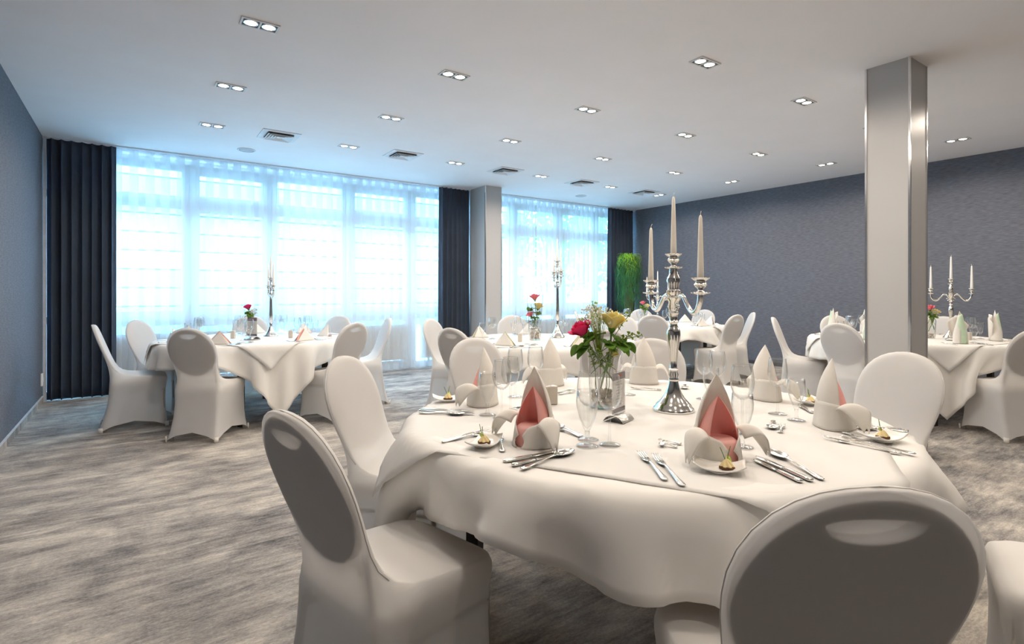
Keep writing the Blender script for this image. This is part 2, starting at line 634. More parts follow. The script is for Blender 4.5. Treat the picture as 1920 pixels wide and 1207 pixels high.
# sheers: folded pleats, three layers where they overlap
def sheer(x0, x1, label, seed, per=0.152):
    rr = random.Random(seed)
    n = max(3, int((x1 - x0) / per))
    pr = (x1 - x0) / n
    path = []
    for k in range(n):
        b = x0 + k * pr
        j = 0.010 * rr.random()
        path += [(b, 0.0), (b + 0.40 * pr, -0.008 - j), (b + 0.66 * pr, -0.004), (b + 0.60 * pr, 0.010), (b + 0.12 * pr, 0.016 + j), (b + 0.10 * pr, 0.026), (b + 0.55 * pr, 0.030 + j)]
    path.append((x1, 0.0))
    zs = [0.015, 0.5, 1.2, 2.0, 2.7, 3.025]
    offs = [[rr.uniform(-0.012, 0.012) for _ in path] for _ in zs]
    vs, fs = [], []
    for i, z in enumerate(zs):
        k = 1 - i / (len(zs) - 1)
        for j, (x, y) in enumerate(path):
            vs.append((x + offs[i][j] * k, 8.23 + y * (0.5 + 1.3 * k) + offs[i][j] * 0.6 * k, z))
    w = len(path)
    for i in range(len(zs) - 1):
        for j in range(w - 1):
            fs.append((i * w + j, i * w + j + 1, (i + 1) * w + j + 1, (i + 1) * w + j))
    o = obj('sheer_curtain', MB().add(vs, fs), 'sheer', None, False)
    tag(o, label, 'curtain', 'white sheer curtains before the windows')


sheer(-0.22, 1.60, 'white pleated sheer curtain next to the dark drape at the socket-side grey wall', 1)
sheer(1.60, 3.72, 'white pleated sheer curtain in the middle of the long window', 2, 0.145)
sheer(3.72, 4.36, 'narrow white pleated sheer curtain beside the dark drape at the window column', 3, 0.13)
sheer(5.12, 6.28, 'white pleated sheer curtain beside the window column with open gap seam', 4, 0.13)
sheer(6.31, 8.25, 'white pleated sheer curtain next to the weeping green plant', 5, 0.13)
struct('trim_3', MB().box(((X0 + 4.8) / 2, 8.2, ZC - 0.008), (4.8 - X0, 0.13, 0.016)), 'vent_white')
struct('trim_4', MB().box(((5.13 + X1) / 2, 8.2, ZC - 0.008), (X1 - 5.13, 0.13, 0.016)), 'vent_white')


def drape(x0, x1, label, seed, folds):
    rr = random.Random(seed)
    n = folds * 10
    zs = [0.012, 0.15, 0.6, 1.3, 2.1, 2.75, 2.95, 3.012]
    ph = [rr.uniform(-0.6, 0.6) for _ in range(folds + 1)]
    am = [rr.uniform(0.6, 1.25) for _ in range(folds + 1)]
    vs, fs = [], []
    for i, z in enumerate(zs):
        k = 1 - z / 3.03
        for j in range(n + 1):
            t = j / n
            q = t * folds
            a = int(min(q, folds - 1))
            fr = q - a
            A = am[a] * (1 - fr) + am[a + 1] * fr
            P = ph[a] * (1 - fr) + ph[a + 1] * fr
            x = x0 + (x1 - x0) * (t + (0.25 / folds) * math.sin(2 * PI * q + P) * (0.4 + 0.6 * k))
            y = 8.14 + (0.028 + 0.022 * k) * A * math.cos(2 * PI * q + P) + 0.012 * math.sin(5 * t + 3 * z * 0.4)
            vs.append((x, y, z))
    w = n + 1
    for i in range(len(zs) - 1):
        for j in range(n):
            fs.append((i * w + j, i * w + j + 1, (i + 1) * w + j + 1, (i + 1) * w + j))
    o = obj('dark_curtain', MB().add(vs, fs), 'drape', None, True, thick=0.004)
    tag(o, label, 'curtain', 'dark floor-length drapes')


drape(-0.815, -0.17, 'charcoal floor-length drape hanging in the corner by the socket-side grey wall', 11, 7)
drape(4.20, 4.79, 'charcoal floor-length drape hanging against the window column', 12, 7)
drape(8.14, 8.88, 'charcoal floor-length drape hanging in the corner behind the green plant', 13, 7)

so = thing('wall_socket', 'small white wall socket low on the socket-side grey wall by the drape', 'socket', (X0 + 0.008, 8.02, 0.27))
obj('plate', MB().box((0, 0, 0), (0.016, 0.08, 0.14)), 'white_paint', so, False, bevel=0.004)
obj('insert', MB().box((0.009, 0, 0), (0.006, 0.05, 0.05)), 'vent_white', so, False)


# ------------------------------------------------------------------ ceiling fittings
def make_downlight():
    t = thing('ceiling_downlight', '', 'ceiling lamp', (0, 0, ZC), 0)
    f = MB()
    L_, W_, e = 0.235, 0.125, 0.013
    f.box((0, W_ / 2 - e / 2, -0.004), (L_, e, 0.01)).box((0, -W_ / 2 + e / 2, -0.004), (L_, e, 0.01))
    f.box((L_ / 2 - e / 2, 0, -0.004), (e, W_ - 2 * e, 0.01)).box((-L_ / 2 + e / 2, 0, -0.004), (e, W_ - 2 * e, 0.01)).box((0, 0, -0.004), (e, W_ - 2 * e, 0.01))
    obj('frame', f, 'vent_white', t, False)
    for s in (-1, 1):
        x = s * 0.055
        g = obj('gimbal', MB().box((x, 0, -0.0015), (0.094, 0.098, 0.003)), 'dark_grey', t, False)
        obj('reflector_ring', MB().lathe([(0.046, -0.003), (0.046, -0.008), (0.038, -0.008), (0.038, -0.003)], 20, (x, 0, 0), False), 'chrome', g)
        obj('bulb', MB().lathe([(0.038, -0.0035), (0.034, -0.007), (0.0005, -0.008)], 20, (x, 0, 0)), 'lamp_glow', t)
    lt = bpy.data.lights.new('lamp_light', 'SPOT')
    lt.energy = LAMP_W
    lt.color = LAMP_COL
    lt.spot_size = R(168)
    lt.spot_blend = 0.35
    lt.shadow_soft_size = 0.06
    lo = bpy.data.objects.new('lamp_light', lt)
    C.objects.link(lo)
    lo.parent = t
    lo.location = (0, 0, -0.03)
    return t


pl = Proto(make_downlight())
lit_words = ['first', 'second', 'third', 'fourth', 'fifth', 'sixth']


def downlight(x, y, rz, label, group):
    """place a fitting; the lights of those beyond the edge of the picture are named for it"""
    o = pl.put((x, y, ZC), rz, label, group)
    d = x * FW.x + y * FW.y
    seen = False
    if d > 0.1:
        px, py = CX + F * (x * RT.x + y * RT.y) / d, HOR - F * (ZC - CAMH) / d
        seen = -20 < px < 1940 and -8 < py < 1215
    row = lit_words[[0.69, 2.155, 3.63, 5.12, 6.60, 7.88].index(x)]
    place = lit_words[min(5, round((6.59 - y) / (1.46 if x == 7.88 else 1.325)))]
    nb = 0
    for c in o.children:
        if c.type == 'LIGHT':
            c.name = f'lamp_light_{row}_row_{place}' + ('' if seen else '_offscreen')
        elif c.name.startswith('bulb') and not seen:
            c.name = f'bulb_{"ab"[nb]}_{row}_row_{place}_offscreen'
            nb += 1
    return o


near = ['the socket-side grey wall', 'the second lamp row', 'the third lamp row', 'the fourth lamp row', 'the fifth lamp row']
rows = [(0.69, 0), (2.155, 1), (3.63, 2), (5.12, 3), (6.60, 4)]
ordn = ['nearest the windows', 'second from the windows', 'third from the windows', 'fourth from the windows', 'fifth from the windows', 'sixth from the windows', 'seventh from the windows']
rown = ['the row beside the socket-side grey wall', 'the second row from the socket-side grey wall', 'the third row from the socket-side grey wall', 'the row over the free-standing column', 'the row beyond the free-standing column']
for x, i in rows:
    for k in range(6):
        y = 6.57 - 1.325 * k
        if i == 3 and k >= 4:
            continue
        if i == 1 and k == 3:
            y -= 0.22
        downlight(x, y, 0, f'lit twin downlight, {ordn[k]}, in {rown[i]}', 'twin downlights in the ceiling')
for k in range(6):
    y = 6.61 - 1.46 * k
    downlight(7.88, y, PI / 2, f'crosswise twin downlight, {ordn[k]}, in the row along the plant-side grey wall', 'twin downlights in the ceiling')


def make_vent():
    t = thing('ceiling_vent', '', 'air vent', (0, 0, ZC), 0)
    S = 0.40
    obj('plate', MB().box((0, 0, -0.004), (S, S, 0.008)), 'vent_white', t, False)
    obj('cavity', MB().box((0, 0, -0.010), (S - 0.13, S - 0.13, 0.006)), 'vent_dark', t, False)
    for k, s in enumerate((0.140, 0.112, 0.084, 0.056)):
        m = MB()

        def fr(u, v, s=s, k=k):
            q = (u + 1) / 2 * 4
            c = [(-1, -1), (1, -1), (1, 1), (-1, 1)]
            a = int(min(q, 3.999))
            f_ = q - a
            p = Vector(c[a]).lerp(Vector(c[(a + 1) % 4]), f_)
            r = s - 0.031 * v
            return (p.x * r, p.y * r, -0.014 - 0.016 * (1 - v))
        m.sheet(fr, 4, 1, True)
        obj('louvre', m, 'vent_white', t, False, thick=0.003)
    obj('centre', MB().box((0, 0, -0.022), (0.05, 0.05, 0.008)), 'vent_white', t, False)
    return t


pv = Proto(make_vent())
vl = ['nearest the socket-side grey wall', 'second from the socket-side grey wall', 'nearest the window column', 'between the window column and the plant', 'nearest the plant-side grey wall']
for i, x in enumerate((1.356, 2.86, 4.46, 5.96, 7.43)):
    pv.put((x, 6.57, ZC), 0, f'square white louvred ceiling vent, {vl[i]}', 'square ceiling vents')


def make_speaker():
    t = thing('ceiling_speaker', '', 'speaker', (0, 0, ZC), 0)
    obj('rim', MB().lathe([(0.105, 0), (0.105, -0.006), (0.09, -0.010), (0.088, -0.004)], 32, (0, 0, 0), False), 'vent_white', t)
    obj('grille', MB().lathe([(0.09, -0.004), (0.06, -0.009), (0.001, -0.011)], 32), 'speaker_grille', t)
    return t


ps = Proto(make_speaker())
ps.put((1.16, 7.47, ZC), 0, 'round flush ceiling speaker above the long window sheers')
ps.put((6.77, 7.49, ZC), 0, 'round flush ceiling speaker above the bay with the plant')


# ------------------------------------------------------------------ chairs
def make_chair():
    t = thing('banquet_chair', '', 'chair')
    # back (y, z), front (y, z), half width, squareness, inward bow, hem rise
    rings = [
        (-.285, 0.004, .245, 0.004, .228, 9, .10, .075), (-.278, .03, .243, .03, .225, 9, .10, .062), (-.262, .09, .238, .09, .218, 8, .085, .03),
        (-.238, .19, .230, .19, .209, 8, .065, .0), (-.220, .30, .226, .30, .205, 8, .04, 0), (-.212, .38, .228, .38, .206, 8, .015, 0),
        (-.208, .425, .234, .425, .210, 8, 0, 0), (-.206, .445, .236, .448, .211, 7, 0, 0), (-.206, .462, .228, .466, .208, 7, 0, 0),
        (-.207, .478, .205, .476, .204, 6, 0, 0), (-.208, .495, .14, .480, .199, 6, 0, 0), (-.210, .515, .06, .480, .194, 5.5, 0, 0),
        (-.214, .54, -.02, .482, .188, 5, 0, 0), (-.220, .57, -.085, .495, .184, 4.5, 0, 0), (-.228, .60, -.132, .53, .182, 4, 0, 0),
        (-.240, .64, -.168, .585, .186, 3.6, 0, 0), (-.254, .68, -.194, .645, .196, 3.4, 0, 0), (-.268, .72, -.214, .70, .2045, 3.2, 0, 0),
        (-.282, .76, -.232, .75, .2085, 3.2, 0, 0), (-.296, .80, -.248, .795, .2065, 3.2, 0, 0), (-.309, .84, -.263, .838, .196, 3.2, 0, 0),
        (-.320, .875, -.276, .875, .177, 3.2, 0, 0), (-.330, .905, -.287, .906, .150, 3.2, 0, 0), (-.337, .927, -.297, .929, .118, 3.2, 0, 0),
        (-.342, .942, -.305, .944, .084, 3, 0, 0), (-.345, .951, -.314, .953, .048, 2.6, 0, 0), (-.345, .955, -.322, .956, .018, 2.2, 0, 0)]
    n = 72
    vs, fs = [], []
    for (by, bz, fy, fz, w, sq, bow, rise) in rings:
        for k in range(n):
            a = 2 * PI * k / n
            ca, sa = math.cos(a), math.sin(a)
            x = math.copysign(abs(ca) ** (2 / sq), ca)
            s = math.copysign(abs(sa) ** (2 / sq), sa)
            mid = math.cos(2 * a) ** 2
            # flat sides pulled in between the feet
            x2 = x * (1 - bow * (1 - abs(s)) ** 0.8) if bow else x
            s2 = s * (1 - bow * (1 - abs(x)) ** 0.8) if bow else s
            q = (s2 + 1) / 2
            e = max(abs(x), abs(s))
            side = (1 - min(abs(x), abs(s)) ** 2)
            z = bz + (fz - bz) * q + rise * side
            vs.append((w * x2, by + (fy - by) * q, z))
    for i in range(len(rings) - 1):
        for k in range(n):
            k2 = (k + 1) % n
            fs.append((i * n + k, i * n + k2, (i + 1) * n + k2, (i + 1) * n + k))
    fs.append(tuple((len(rings) - 1) * n + k for k in range(n)))
    cv = obj('stretch_cover', MB().add(vs, fs), 'cover', t)
    # seam line round the edge of the back
    sm = []
    for i in list(range(13, 26)):
        by, bz, fy, fz, w, sq, bow, rise = rings[i]
        q = 0.55
        sm.append((w * 1.001, by + (fy - by) * q, bz + (fz - bz) * q))
    sm2 = [(-x, y, z) for x, y, z in sm]
    obj('seam', MB().tube(sm + [(0, -.3325, .9572)] + sm2[::-1], 0.0016, 5), 'seam', cv)
    # padded oval back with a handle slot, inside the cover
    no, nr = 48, 7

    def inside(x, z, side):
        for q in range(11, len(rings) - 1):
            a, b = rings[q], rings[q + 1]
            if a[1] <= z <= b[1]:
                break
        k = min(1, max(0, (z - a[1]) / (b[1] - a[1])))
        by, fy, w = (a[i] + (b[i] - a[i]) * k for i in (0, 2, 4))
        hh = 0.5 * min(fy - by, 0.034)
        e = max(0.0, 1 - min(1, abs(x / w)) ** 3.2) ** (1 / 3.2)
        return by + 0.002 + hh + (1 if side else -1) * max(0.0005, hh * e - 0.003)
    vs, fs = [], []
    for side in (0, 1):
        for r in range(nr):
            f = r / (nr - 1)
            for k in range(no):
                a = 2 * PI * k / no
                zo, xo = 0.744 + 0.198 * math.sin(a), 0.198 * math.cos(a)
                zi_, xi_ = 0.894 + (0.010 * math.sin(a) if math.sin(a) > 0 else 0.030 * math.sin(a)), 0.075 * math.cos(a)
                x, z = xo + (xi_ - xo) * f, zo + (zi_ - zo) * f
                vs.append((x, inside(x, z, side), z))
    o2 = nr * no
    for k in range(no):
        k2 = (k + 1) % no
        for r in range(nr - 1):
            fs.append((r * no + k, r * no + k2, (r + 1) * no + k2, (r + 1) * no + k))
            fs.append((o2 + r * no + k, o2 + (r + 1) * no + k, o2 + (r + 1) * no + k2, o2 + r * no + k2))
        fs.append((k, o2 + k, o2 + k2, k2))
        m_ = (nr - 1) * no
        fs.append((m_ + k, m_ + k2, o2 + m_ + k2, o2 + m_ + k))
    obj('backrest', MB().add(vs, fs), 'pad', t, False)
    obj('seat', MB().box((0, 0.012, 0.435), (0.385, 0.40, 0.06)), 'seat_foam', t, False, bevel=0.02)
    for sx in (-1, 1):
        obj('leg', MB().tube([(sx * .180, .200, .43), (sx * .188, .205, .0)], 0.0105, 8), 'frame_metal', t)
        obj('leg', MB().tube([(sx * .155, -.195, .60), (sx * .168, -.175, .42), (sx * .186, -.238, .0)], 0.0105, 8), 'frame_metal', t)
        obj('side_rail', MB().tube([(sx * .190, .195, .345), (sx * .186, -.165, .345)], 0.008, 8), 'frame_metal', t)
        for (y, w) in ((.222, .206), (-.262, .206)):
            def pk(u, v, sx=sx, y=y, w=w):
                a = PI / 4 + u * PI / 2.6
                rr_ = 0.025
                return (sx * (w - 0.004 + rr_ * math.cos(a) ** 1 * 0.85 if math.cos(a) > 0 else w - 0.004), y + (1 if y > 0 else -1) * rr_ * math.sin(a) * 0.9, 0.002 + 0.045 * v)
            obj('foot_pocket', MB().sheet(pk, 8, 2), 'cover_patch', t, True, thick=0.002)
    return t


pc = Proto(make_chair())
T1 = Vector((1.66, 1.48))
T2 = Vector((1.05, 6.25))
T3 = Vector((3.42, 4.33))
T4 = Vector((6.60, 5.50))
T5 = Vector((6.74, 2.32))


CH = {}


def chair(top, face, label, group, back=0.33):
    """top: floor point under the top of the back; face: compass of the seat's front"""
    f = Vector((math.cos(R(face)), math.sin(R(face))))
    p = Vector(top) + f * back
    CH.setdefault(group, []).append((p.x, p.y, f.x, f.y))
    return pc.put((p.x, p.y, 0), R(face) - PI / 2, label, group)


def toward(top, c, off=0.0):
    d = Vector(c) - Vector(top)
    return math.degrees(math.atan2(d.y, d.x)) + off


G1, G2, G3, G4, G5 = ('chairs around the pink-napkin table', 'chairs around the table by the long window', 'chairs around the table by the window column', 'chairs around the far corner table', 'chairs around the table behind the column')
B = 'white covered banquet chair '
for top, face, lab in [
        ((1.80, 3.03), toward((1.80, 3.03), T1, 8), B + 'at the pink-napkin table, on its side toward the window column'),
        ((2.72, 2.34), toward((2.72, 2.34), T1), B + 'at the pink-napkin table, behind its silver candelabrum'),
        ((0.785, 2.50), toward((0.785, 2.50), T1), B + 'at the pink-napkin table, on its side toward the long window'),
        ((0.304, 1.429), 13, B + 'at the pink-napkin table, beside the open carpet'),
        ((0.925, 0.357), 55, B + 'at the pink-napkin table, before the pink-diamond napkin'),
        ((3.12, 1.08), 165, B + 'at the pink-napkin table, on the side of the free-standing column'),
        ((2.23, -0.03), 110, B + 'at the pink-napkin table, farthest from the windows')]:
    chair(top, face, lab, G1)
for top, face, lab in [
        ((-0.30, 6.24), 0, B + 'at the long-window table, backing onto the socket-side grey wall'),
        ((0.02, 7.02), toward((0.02, 7.02), T2), B + 'at the long-window table, beside the corner drape'),
        ((0.36, 5.19), 53, B + 'at the long-window table, backing onto the open carpet'),
        ((1.78, 5.20), 117, B + 'at the long-window table, back to the pink-napkin table'),
        ((2.44, 5.98), 172, B + 'at the long-window table, on its side toward the window column'),
        ((2.20, 7.05), toward((2.20, 7.05), T2), B + 'at the long-window table, backing onto the middle sheer curtain'),
        ((1.22, 7.62), 268, B + 'at the long-window table, behind its candelabrum against the sheers')]:
    chair(top, face, lab, G2)
for top, face, lab in [
        ((2.70, 5.47), toward((2.70, 5.47), T3), B + 'at the window-column table, on its side toward the long window'),
        ((2.155, 3.99), 15, B + 'at the window-column table, backing onto the open carpet'),
        ((3.99, 5.72), toward((3.99, 5.72), T3), B + 'at the window-column table, in front of the window column'),
        ((4.90, 4.62), toward((4.90, 4.62), T3), B + 'at the window-column table, on its side toward the far corner table'),
        ((3.06, 3.06), 73, B + 'at the window-column table, half hidden behind the rose vase')]:
    chair(top, face, lab, G3)
for ang, r, lab in [
        (215, 1.27, B + 'at the far corner table, back to the window-column table'),
        (269, 1.30, B + 'at the far corner table, back to the pink-napkin table'),
        (314, 1.33, B + 'at the far corner table, side-on before the plant-side grey wall'),
        (9, 1.42, B + 'at the far corner table, backing onto the plant-side grey wall'),
        (55, 1.30, B + 'at the far corner table, on the corner plant side'),
        (96, 1.33, B + 'at the far corner table, backing onto the sheers'),
        (137, 1.30, B + 'at the far corner table, nearest the window column')]:
    p = T4 + Vector((math.cos(R(ang)), math.sin(R(ang)))) * r
    chair((p.x, p.y), ang + 180, lab, G4)
for top, face, lab in [
        ((6.24, 3.53), toward((6.24, 3.53), T5), B + 'at the green-napkin table, toward the far corner table'),
        ((5.50, 2.47), toward((5.50, 2.47), T5), B + 'at the green-napkin table, right behind the free-standing column'),
        ((7.45, 3.40), toward((7.45, 3.40), T5), B + 'at the green-napkin table, on its plant side'),
        ((8.13, 2.43), toward((8.13, 2.43), T5), B + 'at the green-napkin table, backing onto the plant-side grey wall'),
        ((6.06, 1.17), 52, B + 'at the green-napkin table, back to the open side of the room')]:
    chair(top, face, lab, G5)


# ------------------------------------------------------------------ tables and cloths (cloth hung by a small position-based simulation)
TR, TT = 0.90, 0.762


def hang(half, n, rad, top, steps, seed, rot, chairs=(), under=None, trim=()):
    """drape a square cloth over the round top; chairs are (x, y, front x, front y) about the table's centre"""
    rs = np.random.RandomState(seed)
    g = np.linspace(-half, half, n)
    h = g[1] - g[0]
    P = np.zeros((n, n, 3))
    gx, gy = np.meshgrid(g, g, indexing='ij')
    P[..., 0] = gx * math.cos(rot) - gy * math.sin(rot)
    P[..., 1] = gx * math.sin(rot) + gy * math.cos(rot)
    P[..., 2] = top + 0.004
    P[..., :2] += rs.normal(0, 0.0007, (n, n, 2))
    Q = P.copy()
    grav = np.array([0, 0, -3.0]) * (1 / 60.0) ** 2

    if trim:                                   # corners sewn round so that they do not trail on the seats
        th0 = np.arctan2(P[..., 1], P[..., 0])
        full = half / np.maximum(np.abs(np.cos(th0 - rot)), np.abs(np.sin(th0 - rot)))
        cut = np.full_like(full, 9.0)
        for t_ in trim:
            da = np.abs((th0 - R(t_) + PI) % (2 * PI) - PI)
            cut = np.where(da < PI / 4, 1.10, cut)
        k0 = np.minimum(1, cut / full)
        P[..., 0] *= k0
        P[..., 1] *= k0
        Q[...] = P
    links = []

    def link(fa, k):
        a, b = fa(P)
        links.append((fa, np.sqrt(((b - a) ** 2).sum(-1, keepdims=True)), k))

    def pair(sa, sb):
        def f(A):
            a, b = A[sa], A[sb]
            u, v = min(a.shape[0], b.shape[0]), min(a.shape[1], b.shape[1])
            return a[:u, :v], b[:u, :v]
        return f
    al = slice(None)
    for s in (0, 1):
        link(pair((slice(s, n - 1, 2), al), (slice(s + 1, n, 2), al)), 1.0)
        link(pair((al, slice(s, n - 1, 2)), (al, slice(s + 1, n, 2))), 1.0)
    for s in (0, 1):
        link(pair((slice(s, n - 1, 2), slice(0, n - 1)), (slice(s + 1, n, 2), slice(1, n))), 0.35)
        link(pair((slice(s, n - 1, 2), slice(1, n)), (slice(s + 1, n, 2), slice(0, n - 1))), 0.35)
    for s in (0, 1, 2, 3):
        link(pair((slice(s, n - 4, 8), al), (slice(s + 4, n, 8), al)), 0.10)
        link(pair((slice(s + 4, n - 4, 8), al), (slice(s + 8, n, 8), al)), 0.10)
        link(pair((al, slice(s, n - 4, 8)), (al, slice(s + 4, n, 8))), 0.10)
        link(pair((al, slice(s + 4, n - 4, 8)), (al, slice(s + 8, n, 8))), 0.10)

    def solve():
        for fa, L, k in links:
            a, b = fa(P)
            d = b - a
            l = np.sqrt((d * d).sum(-1, keepdims=True)) + 1e-9
            c = d * ((l - L) / l * 0.5 * k)
            a += c
            b -= c

    def collide():
        x, y, z = P[..., 0], P[..., 1], P[..., 2]
        r = np.sqrt(x * x + y * y) + 1e-9
        lim = np.where(z > top - 0.10, rad, rad - 0.04)
        if under is not None:
            th = ((np.arctan2(y, x) + PI) / (2 * PI) * under.shape[0]).astype(int) % under.shape[0]
            zi = np.clip(((top - z) / 0.8 * under.shape[1]).astype(int), 0, under.shape[1] - 1)
            lim = np.maximum(lim, under[th, zi] + 0.007)
        ins = (z < top) & (r < lim)
        up = ins & ((top - z) < (lim - r)) & (r < rad + 0.002)
        out = ins & ~up
        P[..., 2] = np.where(up, top, z)
        k = np.where(out, lim / r, 1.0)
        P[..., 0] *= k
        P[..., 1] *= k
        P[..., 2] = np.maximum(P[..., 2], 0.03)
        onT = (P[..., 2] <= top + 0.002) & (r < rad)
        Q[..., :2] = np.where(onT[..., None], P[..., :2] * 0.9 + Q[..., :2] * 0.1, Q[..., :2])

    def sit():
        m = P[..., 2] < 0.492
        if not m.any():
            return
        q, o = P[m], Q[m]
        for cx, cy, fx, fy in chairs:
            dx, dy = q[:, 0] - cx, q[:, 1] - cy
            lx, ly = dx * fy - dy * fx, dx * fx + dy * fy
            a, b, c = 0.492 - q[:, 2], 0.258 - ly, 0.236 - np.abs(lx)
            ins = (a > 0) & (b > 0) & (c > 0) & (ly > -0.30)
            if not ins.any():
                continue
            up = ins & (a < 0.02) & (b > 0.05) & (c > 0.05)
            fr = ins & ~up & (b <= c)
            sd = ins & ~up & ~fr
            q[:, 2] = np.where(up, 0.492, q[:, 2])
            mv = np.where(fr, 0.258 - ly, 0.0)
            sg = np.sign(lx)
            ms = np.where(sd, (0.236 - np.abs(lx)) * sg, 0.0)
            q[:, 0] += mv * fx + ms * fy
            q[:, 1] += mv * fy - ms * fx
            o[ins] = q[ins] * 0.7 + o[ins] * 0.3
        P[m] = q
        Q[m] = o
    for st in range(steps):
        V = (P - Q) * 0.975
        Q[...] = P
        P += V + grav
        for it in range(8):
            solve()
            collide()
            if chairs and st > 90 and it % 2 == 1:
                sit()
    fs = []
    for i in range(n - 1):
        for j in range(n - 1):
            fs.append((i * n + j, (i + 1) * n + j, (i + 1) * n + j + 1, i * n + j + 1))
    return P, fs


def outline(P):
    """largest radius of the hanging cloth by compass and height"""
    ub = np.full((180, 40), TR + 0.008)
    pp = P.reshape(-1, 3)
    pp = pp[pp[:, 2] < TT]
    th = ((np.arctan2(pp[:, 1], pp[:, 0]) + PI) / (2 * PI) * 180).astype(int) % 180
    zi = np.clip(((TT + 0.006 - pp[:, 2]) / 0.8 * 40).astype(int), 0, 39)
    rr_ = np.hypot(pp[:, 0], pp[:, 1])
    for dt in (-2, -1, 0, 1, 2):
        for dz in (-1, 0, 1):
            np.maximum.at(ub, ((th + dt) % 180, np.clip(zi + dz, 0, 39)), rr_)
    return ub


def cloth_mesh(name, P, fs, m):
    me = bpy.data.meshes.new(name)
    me.from_pydata([tuple(map(float, p)) for p in P.reshape(-1, 3)], [], fs)
    me.materials.append(MATS[m])
    me.polygons.foreach_set('use_smooth', [True] * len(me.polygons))
    return me


def make_table():
    t = thing('round_table', '', 'table')
    obj('tabletop', MB().lathe([(TR - 0.04, TT - 0.036), (TR - 0.03, TT - 0.030), (TR - 0.03, TT - 0.014), (TR - 0.036, TT - 0.006)], 64), 'wood_top', t, angle=40)
    for k in range(4):
        a = PI / 4 + k * PI / 2
        obj('leg', MB().box((0.70 * math.cos(a), 0.70 * math.sin(a), (TT - 0.034) / 2), (0.045, 0.045, TT - 0.034)), 'black_metal', t, False)
    obj('apron', MB().lathe([(0.72, TT - 0.075), (0.72, TT - 0.035)], 32, (0, 0, 0), False), 'black_metal', t)
    return t


pt = Proto(make_table())
for q, (c, rot, orot, legs, grp, who, trim) in enumerate([
        (T1, 153, 163, 168, G1, 'with pink napkins', (63, 333, 243)), (T2, 275, 268, 161, G2, 'by the long window', (185, 5, 95)), (T3, 184, 186, 200, G3, 'by the window column', (4, 94, 184)),
        (T4, 291, 290, 240, G4, 'in the far corner', (21, 111, 201)), (T5, 217, 217, 215, G5, 'with green napkins', (307, 37, 127))]):
    pt.put((c.x, c.y, 0), R(legs - 45), f'round banquet table on black legs {who}', 'round banquet tables')
    near_ = [(x - c.x, y - c.y, fx, fy) for x, y, fx, fy in CH[grp]]
    P, fs = hang(1.055, 76, TR + 0.010, TT + 0.003, 200, 1 + q, R(rot - 45), near_, None, trim)
    P2, fs2 = hang(0.795, 58, TR + 0.012, TT + 0.0075, 120, 20 + q, R(orot - 45), (), outline(P))
    for nm, me, lb in (('tablecloth', cloth_mesh('tablecloth', P, fs, 'linen'), f'large white tablecloth hanging from the round table {who}'), ('overlay_cloth', cloth_mesh('overlay_cloth', P2, fs2, 'linen_top'), f'square white overlay cloth on top of the round table {who}')):
        o = bpy.data.objects.new(nm, me)
        C.objects.link(o)
        o.location = (c.x, c.y, 0)
        md = o.modifiers.new('thickness', 'SOLIDIFY')
        md.thickness = 0.002
        md.offset = 1 if nm == 'overlay_cloth' else 0
        tag(o, lb, 'tablecloth')
ZT = TT + 0.0105


# ------------------------------------------------------------------ candelabra
def arm_curve(pts, steps=24):
    """smooth curve through (r, z) points"""
    out = []
    n = len(pts)
    for i in range(n - 1):
        p0, p1, p2, p3 = (Vector(pts[max(0, min(n - 1, i + k))]) for k in (-1, 0, 1, 2))
        for s in range(4):
            t = s / 4
            out.append(0.5 * ((2 * p1) + (p2 - p0) * t + (2 * p0 - 5 * p1 + 4 * p2 - p3) * t * t + (3 * p1 - p0 - 3 * p2 + p3) * t ** 3))
    out.append(Vector(pts[-1]))
    return out


CUP = [(.006, -.012), (.014, -.006), (.034, -.002), (.036, .002), (.016, .003), (.010, .008), (.010, .014), (.019, .022), (.024, .030), (.021, .037), (.016, .041), (.024, .046), (.033, .053), (.034, .056), (.014, .055)]


